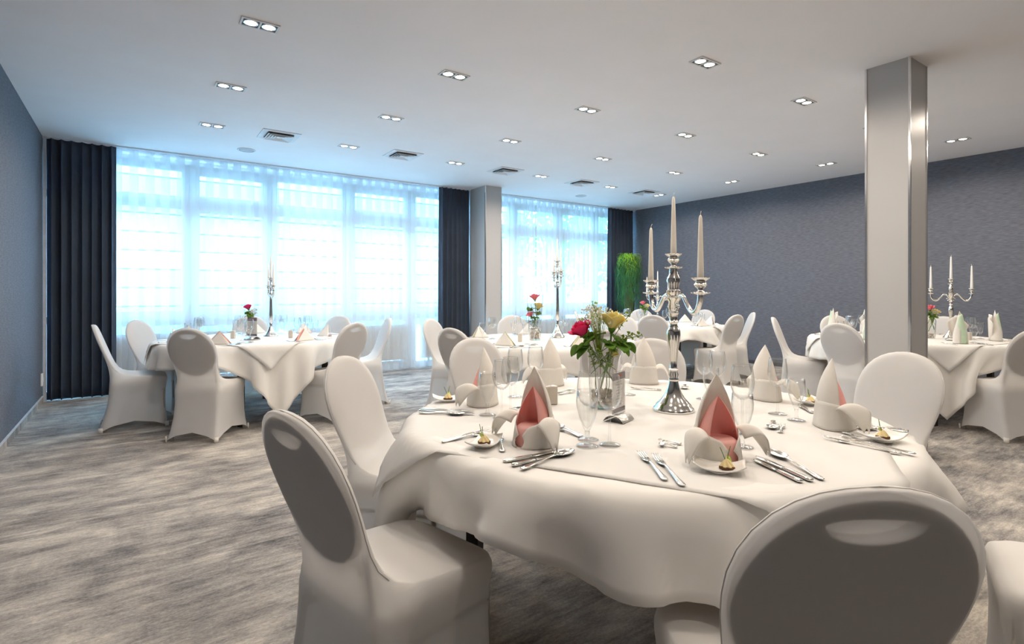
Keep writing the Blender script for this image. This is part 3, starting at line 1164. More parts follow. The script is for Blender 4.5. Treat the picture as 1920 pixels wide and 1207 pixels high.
def make_candelabrum(kind):
    t = thing('candelabrum', '', 'candelabrum')
    if kind == 'A':
        base = [(.081, 0), (.082, .006), (.079, .012), (.072, .018), (.070, .024), (.058, .036), (.044, .052), (.032, .072), (.024, .095), (.019, .118)]
        stem = [(.016, .114), (.021, .125), (.017, .133), (.022, .146), (.016, .158), (.019, .166), (.0135, .172), (.0145, .20), (.019, .245), (.025, .28), (.028, .305), (.0265, .322), (.020, .334), (.015, .345), (.015, .352), (.022, .358), (.016, .366), (.016, .385), (.022, .394), (.016, .402), (.020, .412), (.020, .44), (.028, .448), (.030, .456), (.022, .464), (.028, .474), (.029, .484), (.020, .49), (.022, .51), (.028, .525), (.025, .538), (.018, .552), (.0165, .572), (.015, .58)]
        ztop, arms = .578, [(.018, .432), (.045, .462), (.075, .462), (.105, .430), (.14, .402), (.175, .410), (.195, .44), (.2, .472)]
        ra, zc = .2, .476
    else:
        base = [(.080, 0), (.081, .006), (.074, .016), (.060, .03), (.044, .055), (.028, .085), (.018, .12)]
        stem = [(.014, .115), (.018, .13), (.013, .145), (.016, .16), (.011, .17), (.020, .19), (.0195, .26), (.0165, .36), (.0145, .46), (.013, .52), (.019, .53), (.019, .545), (.012, .555), (.013, .63), (.02, .64), (.012, .65), (.011, .70)]
        ztop, arms = .69, [(.014, .53), (.05, .50), (.095, .492), (.13, .51), (.148, .545), (.15, .58)]
        ra, zc = .15, .59
    obj('base', MB().lathe(base, 40), 'silver', t, angle=50)
    obj('stem', MB().lathe(stem, 28), 'silver', t, angle=50)
    obj('cup', MB().lathe(CUP, 24, (0, 0, ztop)), 'silver', t, angle=50)
    for s in (-1, 1):
        pts = [(s * p.x, 0, p.y) for p in arm_curve(arms)]
        a = obj('arm', MB().tube(pts, [0.0075 + 0.004 * abs(i / len(pts) - 0.1) for i in range(len(pts))], 10), 'silver', t)
        obj('scroll', MB().tube([(s * (.03 + .012 * math.cos(q)), 0, arms[0][1] - .016 + .012 * math.sin(q)) for q in [k * PI / 5 for k in range(9)]], 0.005, 8), 'silver', a)
        obj('cup', MB().lathe(CUP, 24, (s * ra, 0, zc)), 'silver', t, angle=50)
    return t, [(0, ztop + .054), (-ra, zc + .054), (ra, zc + .054)]


def make_candle(m):
    t = thing('candle', '', 'candle')
    obj('wax', MB().lathe([(.0123, 0), (.0118, .03), (.0085, .16), (.0065, .222), (.004, .231), (.001, .234)], 20), m, t, angle=50)
    obj('wick', MB().tube([(0, 0, .232), (.001, 0, .241), (.005, .001, .249)], .0012, 6), 'wick', t)
    return t


cA, spotsA = make_candelabrum('A')
cB, spotsB = make_candelabrum('B')
pA, pB, pcan, pcan2 = Proto(cA), Proto(cB), Proto(make_candle('wax')), Proto(make_candle('wax_white'))
arm_name = ['centre cup', 'one side arm', 'the other side arm']


def set_candelabrum(pr, spots, x, y, ang, who, sxy=1.0, sz=1.0, white=True):
    a = R(ang)
    pr.put((x, y, ZT), a, f'silver three-branched candelabrum {who}', None, (sxy, sxy, sz))
    for i, (r, z) in enumerate(spots):
        cp = pcan2 if white else pcan
        cp.put((x + r * sxy * math.cos(a), y + r * sxy * math.sin(a), ZT + z * sz), a + i, f'tapered candle in the {"centre cup" if i == 0 else "side arm"} of the candelabrum {who}', f'candles of the candelabrum {who}')


va = math.degrees(math.atan2(-FW.y, -FW.x))
set_candelabrum(pA, spotsA, 1.799, 1.434, va + 12, 'on the pink-napkin table', white=False)
set_candelabrum(pB, spotsB, 1.237, 6.393, math.degrees(math.atan2(6.39, 1.24)) + 10, 'on the table by the long window', 0.95, 0.86)
set_candelabrum(pB, spotsB, 3.678, 4.438, math.degrees(math.atan2(4.44, 3.68)) + 14, 'on the table by the window column', 1.0, 1.09)
set_candelabrum(pA, spotsA, 6.60, 5.56, -28, 'on the far corner table', 0.85, 0.9)
set_candelabrum(pA, spotsA, 7.011, 2.034, -62, 'on the green-napkin table', 0.85, 0.98)


# ------------------------------------------------------------------ napkins
def make_lily(lining):
    t = thing('folded_napkin', '', 'napkin')

    def Rv(v, k):
        return k * (1 - max(0, (v - .2) / .8) ** 1.9)

    def peak(u, v):
        a = u * R(88)
        r = Rv(v, .054)
        return (r * math.sin(a), .004 + r * math.cos(a) * .75, .045 + .180 * v - .030 * (1 - v) * u * u)

    def lin(u, v):
        a = u * R(128)
        r = Rv(v, .050)
        return (r * math.sin(a), r * math.cos(a) * .75 - .001, .030 + .138 * v - .024 * u * u * (1 - v))
    obj('peak', MB().sheet(peak, 18, 16), 'napkin_white', t, thick=.002)
    obj('lining', MB().sheet(lin, 20, 14), lining, t, thick=.0015)
    obj('core', MB().lathe([(.047, .002), (.046, .05), (.036, .058)], 24), lining, t)

    def collar(u, v):
        a = u * PI * 0.965 + PI / 2
        f = abs(u)
        top = .070 + .014 * math.cos(u * PI) + .010 * math.sin(abs(u) * PI)
        top -= .022 * max(0, (f - .90) / .10)
        r = .061 - .009 * v + .004 * math.sin(3 * a)
        gap = .010 * math.sin(v * PI) * max(0, (f - .85) / .15)
        return (r * math.cos(a) + math.copysign(gap, math.cos(a) if abs(math.cos(a)) > 1e-3 else u), r * math.sin(a) * .92, .001 + top * v)
    obj('collar', MB().sheet(collar, 48, 8), 'napkin_white', t, thick=.002)
    for s in (-1, 1):
        def petal(u, v, s=s):
            w = .036 * math.sin(PI * (.22 + .75 * v)) + .003
            px = .046 + .075 * v - .012 * v * v
            pz = .080 + .022 * math.sin(v * PI * .9) - .062 * v ** 2.2
            return (s * px, -.012 - .030 * v + u * w, pz - .020 * (u * u) * (1 - .3 * v))
        obj('petal', MB().sheet(petal, 10, 14), 'napkin_white', t, thick=.0022)
    return t


def make_tent(lining):
    t = thing('folded_napkin', '', 'napkin')

    def shell(u, v):
        x = u * .118 * v
        return (x, -.035 + .10 * v * (1 - abs(u)) * 1.15, .125 * (1 - v) + .001 + .004 * math.sin(PI * v) * (1 - abs(u)))

    def front(u, v):
        return (u * .112 * v, -.036 - .022 * v + .012 * math.sin(PI * v), .122 * (1 - v) + .001)

    def fl(u, v):
        return (u * .108 * v + .006, -.044 - .026 * v, .112 * (1 - v) + .0015)
    obj('shell', MB().sheet(shell, 10, 8), 'napkin_white', t, thick=.003)
    obj('front_fold', MB().sheet(front, 8, 8), lining, t, thick=.002)
    obj('front_flap', MB().sheet(fl, 8, 8), 'napkin_white', t, thick=.002)
    return t


def make_cone(lining):
    t = thing('folded_napkin', '', 'napkin')

    def outer(u, v):
        a = u * R(150) + PI / 2
        r = .062 * (1 - .75 * max(0, v - .35) / .65) * (1 - .1 * v)
        zz = .002 + .30 * v * (1 - .22 * abs(u))
        return (r * math.cos(a), r * math.sin(a) * .8, zz)

    def inner(u, v):
        a = u * R(165) - PI / 2
        r = .056 * (1 - .72 * max(0, v - .3) / .7)
        return (r * math.cos(a), r * math.sin(a) * .8, .002 + .275 * v * (1 - .12 * abs(u)))
    obj('outer_roll', MB().sheet(outer, 20, 14), 'napkin_white', t, thick=.002)
    obj('inner_roll', MB().sheet(inner, 20, 14), lining, t, thick=.002)

    def fan(u, v):
        return (u * .10 * v ** .7, .045 + .012 * math.cos(u * 9), .002 + .26 * v * (1 - .35 * u * u))
    obj('fan', MB().sheet(fan, 16, 10), 'napkin_white', t, thick=.002)
    return t


pn_pink = Proto(make_lily('napkin_pink'))
pt_pink = Proto(make_tent('napkin_pink'))
pt_green = Proto(make_tent('napkin_yellow'))
pt_white = Proto(make_tent('napkin_white'))
pn_green = Proto(make_cone('napkin_green'))


# ------------------------------------------------------------------ glasses, cutlery, dishes
def make_wine():
    t = thing('wine_glass', '', 'glass')
    obj('bowl', MB().lathe([(.004, .108), (.016, .113), (.028, .126), (.0355, .148), (.0368, .168), (.034, .195), (.0305, .218), (.0300, .220), (.0296, .218), (.033, .195), (.0358, .168), (.0345, .148), (.027, .128), (.015, .116), (.002, .113)], 28, (0, 0, 0), False), 'clear_glass', t)
    obj('stem', MB().lathe([(.010, .006), (.0055, .014), (.0040, .03), (.0036, .08), (.0045, .104), (.007, .111)], 14), 'clear_glass', t)
    obj('foot', MB().lathe([(.034, .0005), (.0345, .002), (.025, .004), (.010, .0075)], 28), 'clear_glass', t)
    return t


def make_tulip():
    t = thing('tulip_glass', '', 'glass')
    obj('bowl', MB().lathe([(.005, .042), (.012, .055), (.024, .085), (.0315, .115), (.033, .135), (.030, .166), (.0294, .166), (.0322, .135), (.0305, .115), (.023, .087), (.010, .060), (.001, .052)], 28, (0, 0, 0), False), 'clear_glass', t)
    obj('stem', MB().lathe([(.012, .006), (.007, .014), (.0055, .028), (.0075, .044)], 14), 'clear_glass', t)
    obj('foot', MB().lathe([(.033, .0005), (.0335, .002), (.024, .004), (.011, .0075)], 28), 'clear_glass', t)
    return t


def strip(pts, n=6):
    """flat bar: list of (y, half width, z mid, half thickness)"""
    m = MB()
    vs, fs = [], []
    for y, w, z, h in pts:
        for k in range(8):
            a = 2 * PI * k / 8 + PI / 8
            vs.append((w * math.cos(a) * 1.05, y, z + h * math.sin(a)))
    for i in range(len(pts) - 1):
        for k in range(8):
            k2 = (k + 1) % 8
            fs.append((i * 8 + k, i * 8 + k2, (i + 1) * 8 + k2, (i + 1) * 8 + k))
    fs.append(tuple(range(8))[::-1])
    fs.append(tuple((len(pts) - 1) * 8 + k for k in range(8)))
    return m.add(vs, fs)


HANDLE = [(0, .004, .004, .0018), (.004, .0085, .004, .0026), (.016, .0095, .0042, .0028), (.03, .0075, .0046, .0024), (.06, .0052, .0062, .0022), (.09, .0036, .0085, .0022), (.108, .0032, .0085, .0020), (.118, .0042, .0072, .0018)]


def make_fork():
    t = thing('fork', '', 'fork')
    obj('handle', strip(HANDLE), 'silver', t)
    obj('head', strip([(.116, .004, .0075, .0018), (.126, .009, .006, .0012), (.138, .0118, .0048, .0011), (.150, .0122, .0046, .0011)]), 'silver', t)
    for k in range(4):
        x = -.0098 + k * .00653
        obj('tine', MB().tube([(x, .148, .0047), (x, .165, .006), (x * .96, .182, .0088), (x * .95, .192, .011)], [.0018, .0017, .0014, .0007], 6, .7), 'silver', t)
    return t


def make_knife():
    t = thing('knife', '', 'knife')
    obj('handle', strip([(0, .004, .0055, .003), (.004, .0088, .0055, .0042), (.02, .0092, .0055, .0044), (.06, .0080, .0055, .004), (.095, .0066, .0055, .0036), (.104, .0062, .0055, .0032)]), 'silver', t)
    obj('blade', strip([(.102, .0062, .0052, .0016), (.112, .0085, .0050, .0011), (.15, .0100, .0050, .0009), (.19, .0100, .0050, .0008), (.205, .0080, .0050, .0007), (.216, .0030, .0050, .0006)]), 'silver', t)
    return t


def make_spoon():
    t = thing('spoon', '', 'spoon')
    obj('handle', strip(HANDLE), 'silver', t)

    def bowl(u, v):
        y = .114 + .068 * v
        w = .0205 * math.sin(PI * min(1, max(0.02, v)) ** .85) ** .62 + .001
        dpt = .0085 * math.sin(PI * v) ** .7
        return (u * w, y, .0095 - dpt * (1 - u * u) - .001 * v)
    obj('bowl', MB().sheet(bowl, 12, 16), 'silver', t, thick=.0012)
    return t


def make_dish():
    """small curved oblong dish with a canape"""
    t = thing('canape_dish', '', 'dish')

    def dish(u, v):
        x = u * .066
        y = (v - .5) * .082 * (1 - .12 * u * u)
        return (x, y, .006 + .016 * abs(u) ** 2.6 + .006 * abs(2 * v - 1) ** 3)
    obj('bowl', MB().sheet(dish, 18, 12), 'porcelain', t, thick=.0035)
    obj('foot_ring', MB().lathe([(.026, .0005), (.030, .004)], 24, (0, 0, 0), False), 'porcelain', t, thick=.003)
    return t


def make_canape():
    t = thing('canape', '', 'canape')
    obj('bread', MB().lathe([(.019, 0), (.0205, .002), (.020, .007), (.017, .0085)], 9), 'bread', t)

    def swirl(u, v):
        a = u * PI
        r = (.0165 + .0022 * math.sin(7 * a + 5 * v)) * (1 - v) ** .75 + .001
        return (r * math.cos(a), r * math.sin(a), .008 + .019 * v)
    obj('cream', MB().sheet(swirl, 42, 10, True), 'cream', t)
    obj('lime_slice', MB().lathe([(.011, -.001), (.0115, 0), (.011, .001)], 16), 'lime', t, loc=(.009, .006, .021), rot=(R(65), 0, R(30)))
    for x, y in ((-.014, .006), (.016, .010)):
        obj('chive', MB().tube([(x * .1, .002, .018), (x * .6, y, .038), (x * 1.1, y * 1.3, .056)], .0011, 6), 'chive', t)
    return t


def make_shaker():
    t = thing('shaker', '', 'shaker')
    obj('body', MB().box((0, 0, .039), (.040, .034, .077)), 'shaker', t, False, bevel=.003)
    obj('cap', MB().lathe([(.013, 0), (.012, .002), (.001, .003)], 16), 'steel', t, loc=(0, 0, .077))
    return t


def make_menu():
    t = thing('menu_stand', '', 'menu')

    def arch(u, v):
        a = u * R(62)
        return ((v - .5) * .095, .045 * math.sin(a), .045 * math.cos(a) - .019)
    obj('arched_base', MB().sheet(arch, 16, 2), 'brushed_steel', t, thick=.0015)
    obj('holder', MB().box((0, 0, .105), (.108, .004, .158)), 'acrylic', t, False)
    p = obj('card', MB().box((0, 0, .105), (.100, .001, .148)), 'paper', t, False)
    for s in (-1, 1):
        obj('header', MB().box((0, s * .0012, .166), (.100, .0012, .026)), 'print_dark', p, False)
        obj('emblem', MB().box((0.005, s * .0020, .168), (.026, .0010, .008)), 'print_red', p, False)
        obj('footer', MB().box((0, s * .0012, .040), (.100, .0012, .016)), 'print_dark', p, False)
        m = MB()
        for k in range(9):
            m.box((0, s * .0012, .145 - k * .0105), (.040 + .012 * math.sin(k * 2.3), .0008, .0024))
        q = obj('print_lines', m, 'print_line', p, False)
        q['kind'] = 'stuff'
    return t


pw, ptu = Proto(make_wine()), Proto(make_tulip())
pf, pk_, psn = Proto(make_fork()), Proto(make_knife()), Proto(make_spoon())
pd, pcp, psh, pm = Proto(make_dish()), Proto(make_canape()), Proto(make_shaker()), Proto(make_menu())


def along(pr, tail, head, length, label, group=None, z=ZT, sc_=None):
    """lay a piece of cutlery from the handle's end toward the tip"""
    a, b = at(*tail, z), at(*head, z)
    d = b - a
    pr.put((a.x, a.y, z), math.atan2(d.y, d.x) - PI / 2, label, group, sc_ if sc_ else (1, d.length / length, 1))


# settings of the pink-napkin table
S = {'o': 'at the open-carpet seat', 'p': 'at the pink-diamond seat', 'n': 'at the seat toward the long window', 'l': 'at the seat toward the window column', 'm': 'at the seat behind the candelabrum', 'q': 'at the seat toward the free-standing column', 'r': 'at the seat farthest from the windows'}
for k, px, py, off in [('n', 905, 758, -10), ('o', 1000, 832, 0), ('l', 1030, 722, 0), ('m', 1207, 718, 0), ('p', 1346, 860, 8), ('q', 1436, 748, 0), ('r', 1563, 800, 12)]:
    p = at(px, py, ZT)
    a = math.atan2(p.y - T1.y, p.x - T1.x)          # front opens toward the guest
    pn_pink.put((p.x, p.y, ZT), a + PI / 2 + R(off), f'white napkin folded into a lily with pink lining, {S[k]}', 'lily-folded pink and white napkins', (1.2, 1.15, 1.08))
W = 'empty clear wine glass, '
for px, py, lab, s in [
        (941, 784, W + 'foremost one ' + S['n'], 1.0), (957, 774, W + 'rear one ' + S['n'], 1.0), (966, 744, W + 'rear one ' + S['l'], 1.0), (1004, 742, W + 'beside the shakers ' + S['l'], 1.03),
        (1103, 824, W + 'rear one ' + S['o'], 1.0), (1143, 834, W + 'nearer the vase ' + S['o'], 1.0), (1178, 740, W + 'beside the vase ' + S['m'], 1.0),
        (1320, 748, W + 'outer one ' + S['q'], 1.0), (1345, 752, W + 'inner one ' + S['q'], 1.0), (1392, 812, W + 'behind the napkin ' + S['p'], 1.05), (1458, 776, W + 'beside the tulip glass ' + S['r'], 1.0)]:
    p = at(px, py, ZT)
    pw.put((p.x, p.y, ZT), 0, lab, 'wine glasses on the pink-napkin table', s)
for px, py, lab, s in [(914, 778, 'n', 1), (1101, 836, 'o', 1.05), (1333, 764, 'q', 1), (1392, 838, 'p', 1.0), (1493, 788, 'r', .95)]:
    p = at(px, py, ZT)
    ptu.put((p.x, p.y, ZT), 0, f'empty clear tulip glass on a short stem {S[lab]}', 'tulip glasses on the pink-napkin table', s)

FL, KL, SL = .192, .216, .182
for (tail, head, lab) in [((833, 829), (922, 806), 'rear fork ' + S['o']), ((829, 830.5), (918, 812), 'front fork ' + S['o']), ((942, 848), (937, 819), 'small snack fork ' + S['o']),
                          ((1248, 902), (1200, 851), 'outer fork ' + S['p']), ((1281, 913), (1227, 856), 'inner fork ' + S['p']), ((1278, 834), (1235, 828), 'dessert fork ' + S['p']),
                          ((1690, 851), (1543, 822), 'outer fork ' + S['r']), ((1717, 853), (1574, 822), 'inner fork ' + S['r']), ((1582, 812), (1610, 824), 'small snack fork ' + S['r']), ((1463, 812), (1466, 799), 'dessert fork ' + S['r']),
                          ((1240, 732), (1181, 729), 'dessert fork ' + S['m']), ((1048, 740), (1078, 735), 'dessert fork ' + S['l']), ((975, 762), (960, 771), 'dessert fork ' + S['n']), ((1090, 820), (1038, 803), 'dessert fork ' + S['o'])]:
    along(pf, tail, head, FL, 'silver ' + lab, 'forks on the pink-napkin table', sc_=None)
for (tail, head, lab) in [((944, 868), (1052, 846), 'table knife, inner one ' + S['o']), ((960, 875), (1048, 853), 'table knife, outer one ' + S['o']),
                          ((1503, 906), (1414, 864), 'table knife, outer one ' + S['p']), ((1523, 904), (1418, 858), 'table knife, inner one ' + S['p']),
                          ((1703, 813), (1600, 801), 'table knife, outer one ' + S['r']), ((1690, 808), (1600, 796), 'table knife, inner one ' + S['r']),
                          ((785, 772), (890, 778), 'table knife, outer one ' + S['n']), ((788, 769), (890, 772), 'table knife, inner one ' + S['n']), ((1523, 775), (1500, 762), 'table knife ' + S['q'])]:
    along(pk_, tail, head, KL, 'silver ' + lab, 'knives on the pink-napkin table')
for (tail, head, lab) in [((977, 881), (1076, 846), 'soup spoon ' + S['o']), ((1543, 901), (1440, 845), 'soup spoon ' + S['p']), ((1703, 809), (1608, 804), 'soup spoon ' + S['r']), ((786, 775), (872, 778), 'soup spoon ' + S['n']),
                          ((1092, 818), (1036, 798), 'dessert spoon ' + S['o']), ((1270, 839), (1235, 835), 'dessert spoon ' + S['p']), ((1450, 790), (1447, 806), 'dessert spoon ' + S['r']), ((1045, 736), (1078, 731), 'dessert spoon ' + S['l']), ((1284, 722), (1283, 730), 'dessert spoon ' + S['m'])]:
    along(psn, tail, head, SL, 'silver ' + lab, 'spoons on the pink-napkin table', z=ZT + .0005)
for px, py, k, a, fx in [(908, 836, 'o', 70, 0), (1348, 883, 'p', -20, .02), (1655, 826, 'r', 20, 0), (840, 752, 'n', 10, 0), (1520, 758, 'q', 30, 0)]:
    p = at(px, py, ZT)
    ar = math.radians(math.degrees(-YAW) + a)
    pd.put((p.x, p.y, ZT), ar, f'small curved white dish holding a canape {S[k]}', 'small white canape dishes')
    q = p + Vector((math.cos(ar), math.sin(ar), 0)) * fx
    pcp.put((q.x, q.y, ZT + .0085), ar + .5, f'dark bread canape with cream swirl, lime and chives {S[k]}', 'canapes in the white dishes')
for px, py, lab in [(1019, 758, 'beige rectangular shaker nearer the tall wine glass on the pink-napkin table'), (1036, 757, 'beige rectangular shaker nearer the vase on the pink-napkin table')]:
    p = at(px, py, ZT)
    psh.put((p.x, p.y, ZT), -YAW + .08, lab, 'salt and pepper shakers')
p = at(1160, 788, ZT)
pm.put((p.x, p.y, ZT), R(18), 'menu card upright on an arched steel base beside the rose vase')


# ------------------------------------------------------------------ flowers
def make_rose(m, petals=14):
    t = thing('rose', '', 'rose')
    rr = random.Random(4)
    for k in range(petals):
        f = k / (petals - 1)
        a0 = k * 2.4
        rad = .004 + .0175 * f ** .8
        hgt = .040 - .008 * f
        sp = 1.1 - .2 * f
        lean = .05 + .75 * f ** 3

        def pet(u, v, a0=a0, rad=rad, hgt=hgt, sp=sp, lean=lean, f=f):
            a = a0 + u * sp
            w = 1 - .35 * u * u
            r = rad * (.25 + .95 * math.sin(min(1, v * .75 + .1) * PI / 2)) + lean * .010 * v ** 3
            z = hgt * v * w + .002 - .004 * f * v ** 4
            return (r * math.cos(a), r * math.sin(a), z)
        obj('petal', MB().sheet(pet, 8, 7), m, t, thick=.0006)
    obj('calyx', MB().lathe([(.002, -.010), (.007, -.004), (.009, .003), (.006, .006)], 12), 'leaf', t)
    obj('stem', MB().tube([(0, 0, -.005), (.004, 0, -.05), (.002, .004, -.09), (0, .01, -.135)], .0022, 7), 'stem', t)
    return t


def make_sprig(m, n, size, length, seed):
    rr = random.Random(seed)
    t = thing('leaf_sprig', '', 'leaves')
    pts = [(0, 0, -.115), (.006, 0, -.06), (0, .004, 0), (.01, .006, length * .5), (.025, .01, length)]
    obj('stem', MB().tube(pts, .0015, 6), 'stem', t)
    for k in range(n):
        f = .25 + .75 * k / max(1, n - 1)
        a = k * 2.4 + rr.random()
        L_ = size * rr.uniform(.8, 1.15)
        b = Vector((.02 * f * f, .008 * f, length * f))
        dr = Vector((math.cos(a), math.sin(a), .35)).normalized()
        sd = (dr.cross(Vector((0, 0, 1))).normalized() * .75 + Vector((0, 0, 1)) * rr.uniform(-.7, .9)).normalized()

        def lf(u, v, b=b, dr=dr, sd=sd, L_=L_):
            w = L_ * .44 * math.sin(PI * v ** .8) ** .7
            p = b + dr * (L_ * v) + sd * (u * w) + Vector((0, 0, -.35 * L_ * v * v + .10 * L_ * u * u))
            return tuple(p)
        obj('leaf', MB().sheet(lf, 4, 7), m, t, thick=.0004)
    return t


def make_breath(seed):
    rr = random.Random(seed)
    t = thing('babys_breath', '', 'flowers')
    st, fl = MB(), MB()
    for k in range(70):
        a, r = rr.uniform(0, 2 * PI), .055 * rr.random() ** .5
        z = .05 + .06 * rr.random() - 6 * r * r
        e = Vector((r * math.cos(a), r * math.sin(a), z))
        st.tube([(0, 0, -.10), tuple(e * .5 + Vector((0, 0, -.02))), tuple(e)], .0005, 3)
        for j in range(4):
            fl.ball(tuple(e + Vector((rr.gauss(0, .005), rr.gauss(0, .005), rr.gauss(0, .005)))), rr.uniform(.0020, .0038), 5, 3)
    s = obj('stems', st, 'leaf_light', t)
    s['kind'] = 'stuff'
    f = obj('florets', fl, 'floret', t)
    f['kind'] = 'stuff'
    return t


def make_vase(h, r0, r1):
    t = thing('glass_vase', '', 'vase')
    obj('body', MB().lathe([(.001, .004), (r0 * .97, .004), (r1 * .97, h), (r1, h), (r0, .0), (.001, 0)], 36, (0, 0, 0), False), 'clear_glass', t, angle=40)
    obj('base', MB().lathe([(r0 * .93, .003), (r0 * .93, .010)], 30), 'clear_glass', t, angle=40)
    return t


def pebble_mesh():
    m = MB().ball((0, 0, 0), (.013, .011, .0085), 10, 7)
    o = obj('pebble', m, 'stone')
    return tag(o, '', 'pebble')


ppb = Proto(pebble_mesh())


def pebbles(x, y, r, n, layers, who, seed, s=1.0):
    rr = random.Random(seed)
    for l in range(layers):
        for k in range(n):
            a = 2 * PI * k / n + l * .6
            q = r * (1 if k % 4 else .35)
            ppb.put((x + q * math.cos(a), y + q * math.sin(a), ZT + .018 * s + l * .0165 * s), rr.uniform(0, 6), f'smooth beige pebble in the vase {who}', f'pebbles in the vase {who}', s * rr.uniform(.9, 1.15))


pr_pink, pr_yel, pr_lite = Proto(make_rose('rose_pink')), Proto(make_rose('rose_yellow')), Proto(make_rose('rose_light', 10))
sp_big, sp_small, pbr = Proto(make_sprig('leaf', 6, .060, .03, 1)), Proto(make_sprig('leaf_light', 11, .018, .10, 2)), Proto(make_breath(5))


def turned(o, tilt, direction):
    """lean a flower toward a compass direction"""
    o.rotation_mode = 'QUATERNION'
    ax = Vector((-math.sin(direction), math.cos(direction), 0))
    o.rotation_quaternion = Matrix.Rotation(tilt, 4, ax).to_quaternion() @ Matrix.Rotation(direction, 4, 'Z').to_quaternion()


V1 = Vector((1.600, 1.640))
va_ = Proto(make_vase(.235, .050, .060))
va_.put((V1.x, V1.y, ZT), 0, 'clear glass vase with pebbles and roses on the pink-napkin table')
pebbles(V1.x, V1.y, .034, 8, 4, 'on the pink-napkin table', 1)
rt = math.atan2(RT.y, RT.x)


def vpos(side, depth, z):
    p = V1 + RT * side + FW * depth
    return (p.x, p.y, ZT + z)


def lean(pr, pos, tilt, d, label, group=None, s=1.0):
    o = pr.put(pos, 0, label, group, s)
    turned(o, tilt, d)
    return o


lean(pr_pink, vpos(-.075, -.02, .300), R(32), rt + PI, 'deep pink rose leaning out of the vase on the pink-napkin table', None, 1.6)
lean(pr_yel, vpos(.040, -.005, .325), R(10), rt, 'large pale yellow rose upright in the vase on the pink-napkin table', None, 1.9)
lean(pr_yel, vpos(.035, -.03, .215), R(28), rt, 'small yellow rose low inside the vase on the pink-napkin table', None, .8)
lean(pbr, vpos(-.020, .0, .300), R(5), rt + PI, "white baby's breath amid the roses on the pink-napkin table", None, 1.15)
for s_, d_, z_, tl, sc2, lb in [(-.050, -.03, .25, 50, 1.15, 'below the pink rose'), (.045, -.03, .26, 45, 1.15, 'below the yellow rose'), (.0, -.04, .255, 30, .9, 'at the vase rim facing the menu'), (-.01, .03, .28, 20, 1.0, "behind the baby's breath")]:
    lean(sp_big, vpos(s_, d_, z_), R(tl), rt + (PI if s_ < 0 else 0) - .4, f'broad dark green leaves {lb} in the rose vase', None, sc2)
for s_, d_, z_, tl, lb in [(.055, 0, .27, 62, 'reaching far sideways'), (.06, .02, .30, 22, 'rising beside the yellow rose'), (-.005, .02, .33, 4, "standing above the baby's breath"), (-.03, .03, .27, 20, 'behind the pink rose'), (.03, -.03, .24, 40, 'hanging before the vase rim')]:
    lean(sp_small, vpos(s_, d_, z_), R(tl), rt + (PI if s_ < 0 else 0), f'light green small-leaved sprig {lb} in the rose vase', None, 1.1)
# stalks and small leaves standing in the water
for k in range(7):
    a = k * .9
    lean(sp_small, (V1.x + .03 * math.cos(a), V1.y + .03 * math.sin(a), ZT + .15), R(6), a, 'light green sprig standing inside the glass of the rose vase', 'sprigs inside the rose vase', 1.0)

# flowers of the other tables
V3 = at(1003, 637, ZT)
vt = Proto(make_vase(.46, .055, .085))
vt.put((V3.x, V3.y, ZT), 0, 'tall flaring clear glass vase with roses inside on the window-column table')
pebbles(V3.x, V3.y, .036, 8, 7, 'on the window-column table', 2)
lean(pr_lite, (V3.x + .0, V3.y, ZT + .40), R(8), rt + PI, 'pink rose at the top inside the tall vase', None, 1.7)
lean(pr_yel, (V3.x + .03, V3.y - .01, ZT + .31), R(15), rt, 'yellow rose inside the tall vase', None, 1.7)
lean(pr_lite, (V3.x - .045, V3.y + .0, ZT + .235), R(30), rt + PI, 'pink rose low inside the tall vase', None, 1.4)
for k in range(8):
    a = k * 1.3
    lean(sp_big if k % 2 else sp_small, (V3.x + .025 * math.cos(a), V3.y + .025 * math.sin(a), ZT + .14 + .022 * k), R(14), a, ('dark green leaves' if k % 2 else 'light green sprig') + ' packed inside the tall vase', ('leaves' if k % 2 else 'sprigs') + ' inside the tall vase', .9)


def small_bunch(x, y, who, bloom, second):
    v = va_.put((x, y, ZT), 0, f'small clear glass vase of flowers {who}', None, (.85, .85, .8))
    pebbles(x, y, .028, 6, 3, who, 9, .9)
    lean(bloom, (x - .01, y, ZT + .29), R(10), rt + PI, f'{"deep pink" if bloom is pr_pink else "pink"} rose in the small vase {who}', None, 1.5)
    if second:
        lean(pr_yel, (x + .05 * RT.x, y + .05 * RT.y, ZT + .25), R(18), rt, f'pale yellow rose in the small vase {who}', None, 1.4)
    for k in range(4):
        lean(sp_big if k % 2 else sp_small, (x, y, ZT + .20 + .012 * k), R(28), rt + PI + k * 1.7, ('lower ', 'lower ', 'upper ', 'upper ')[k] + ('dark green leaves' if k % 2 else 'light green sprig') + f' in the small vase {who}', None, .95)
    lean(pbr, (x + .03 * RT.x, y + .03 * RT.y, ZT + .21), R(12), rt, f"white baby's breath in the small vase {who}", None, .8)


p = at(468, 629, ZT)
small_bunch(p.x, p.y, 'on the table by the long window', pr_pink, False)
small_bunch(6.42, 5.68, 'on the far corner table', pr_lite, True)
p = at(1744, 634, ZT)
small_bunch(p.x, p.y, 'on the green-napkin table', pr_lite, True)

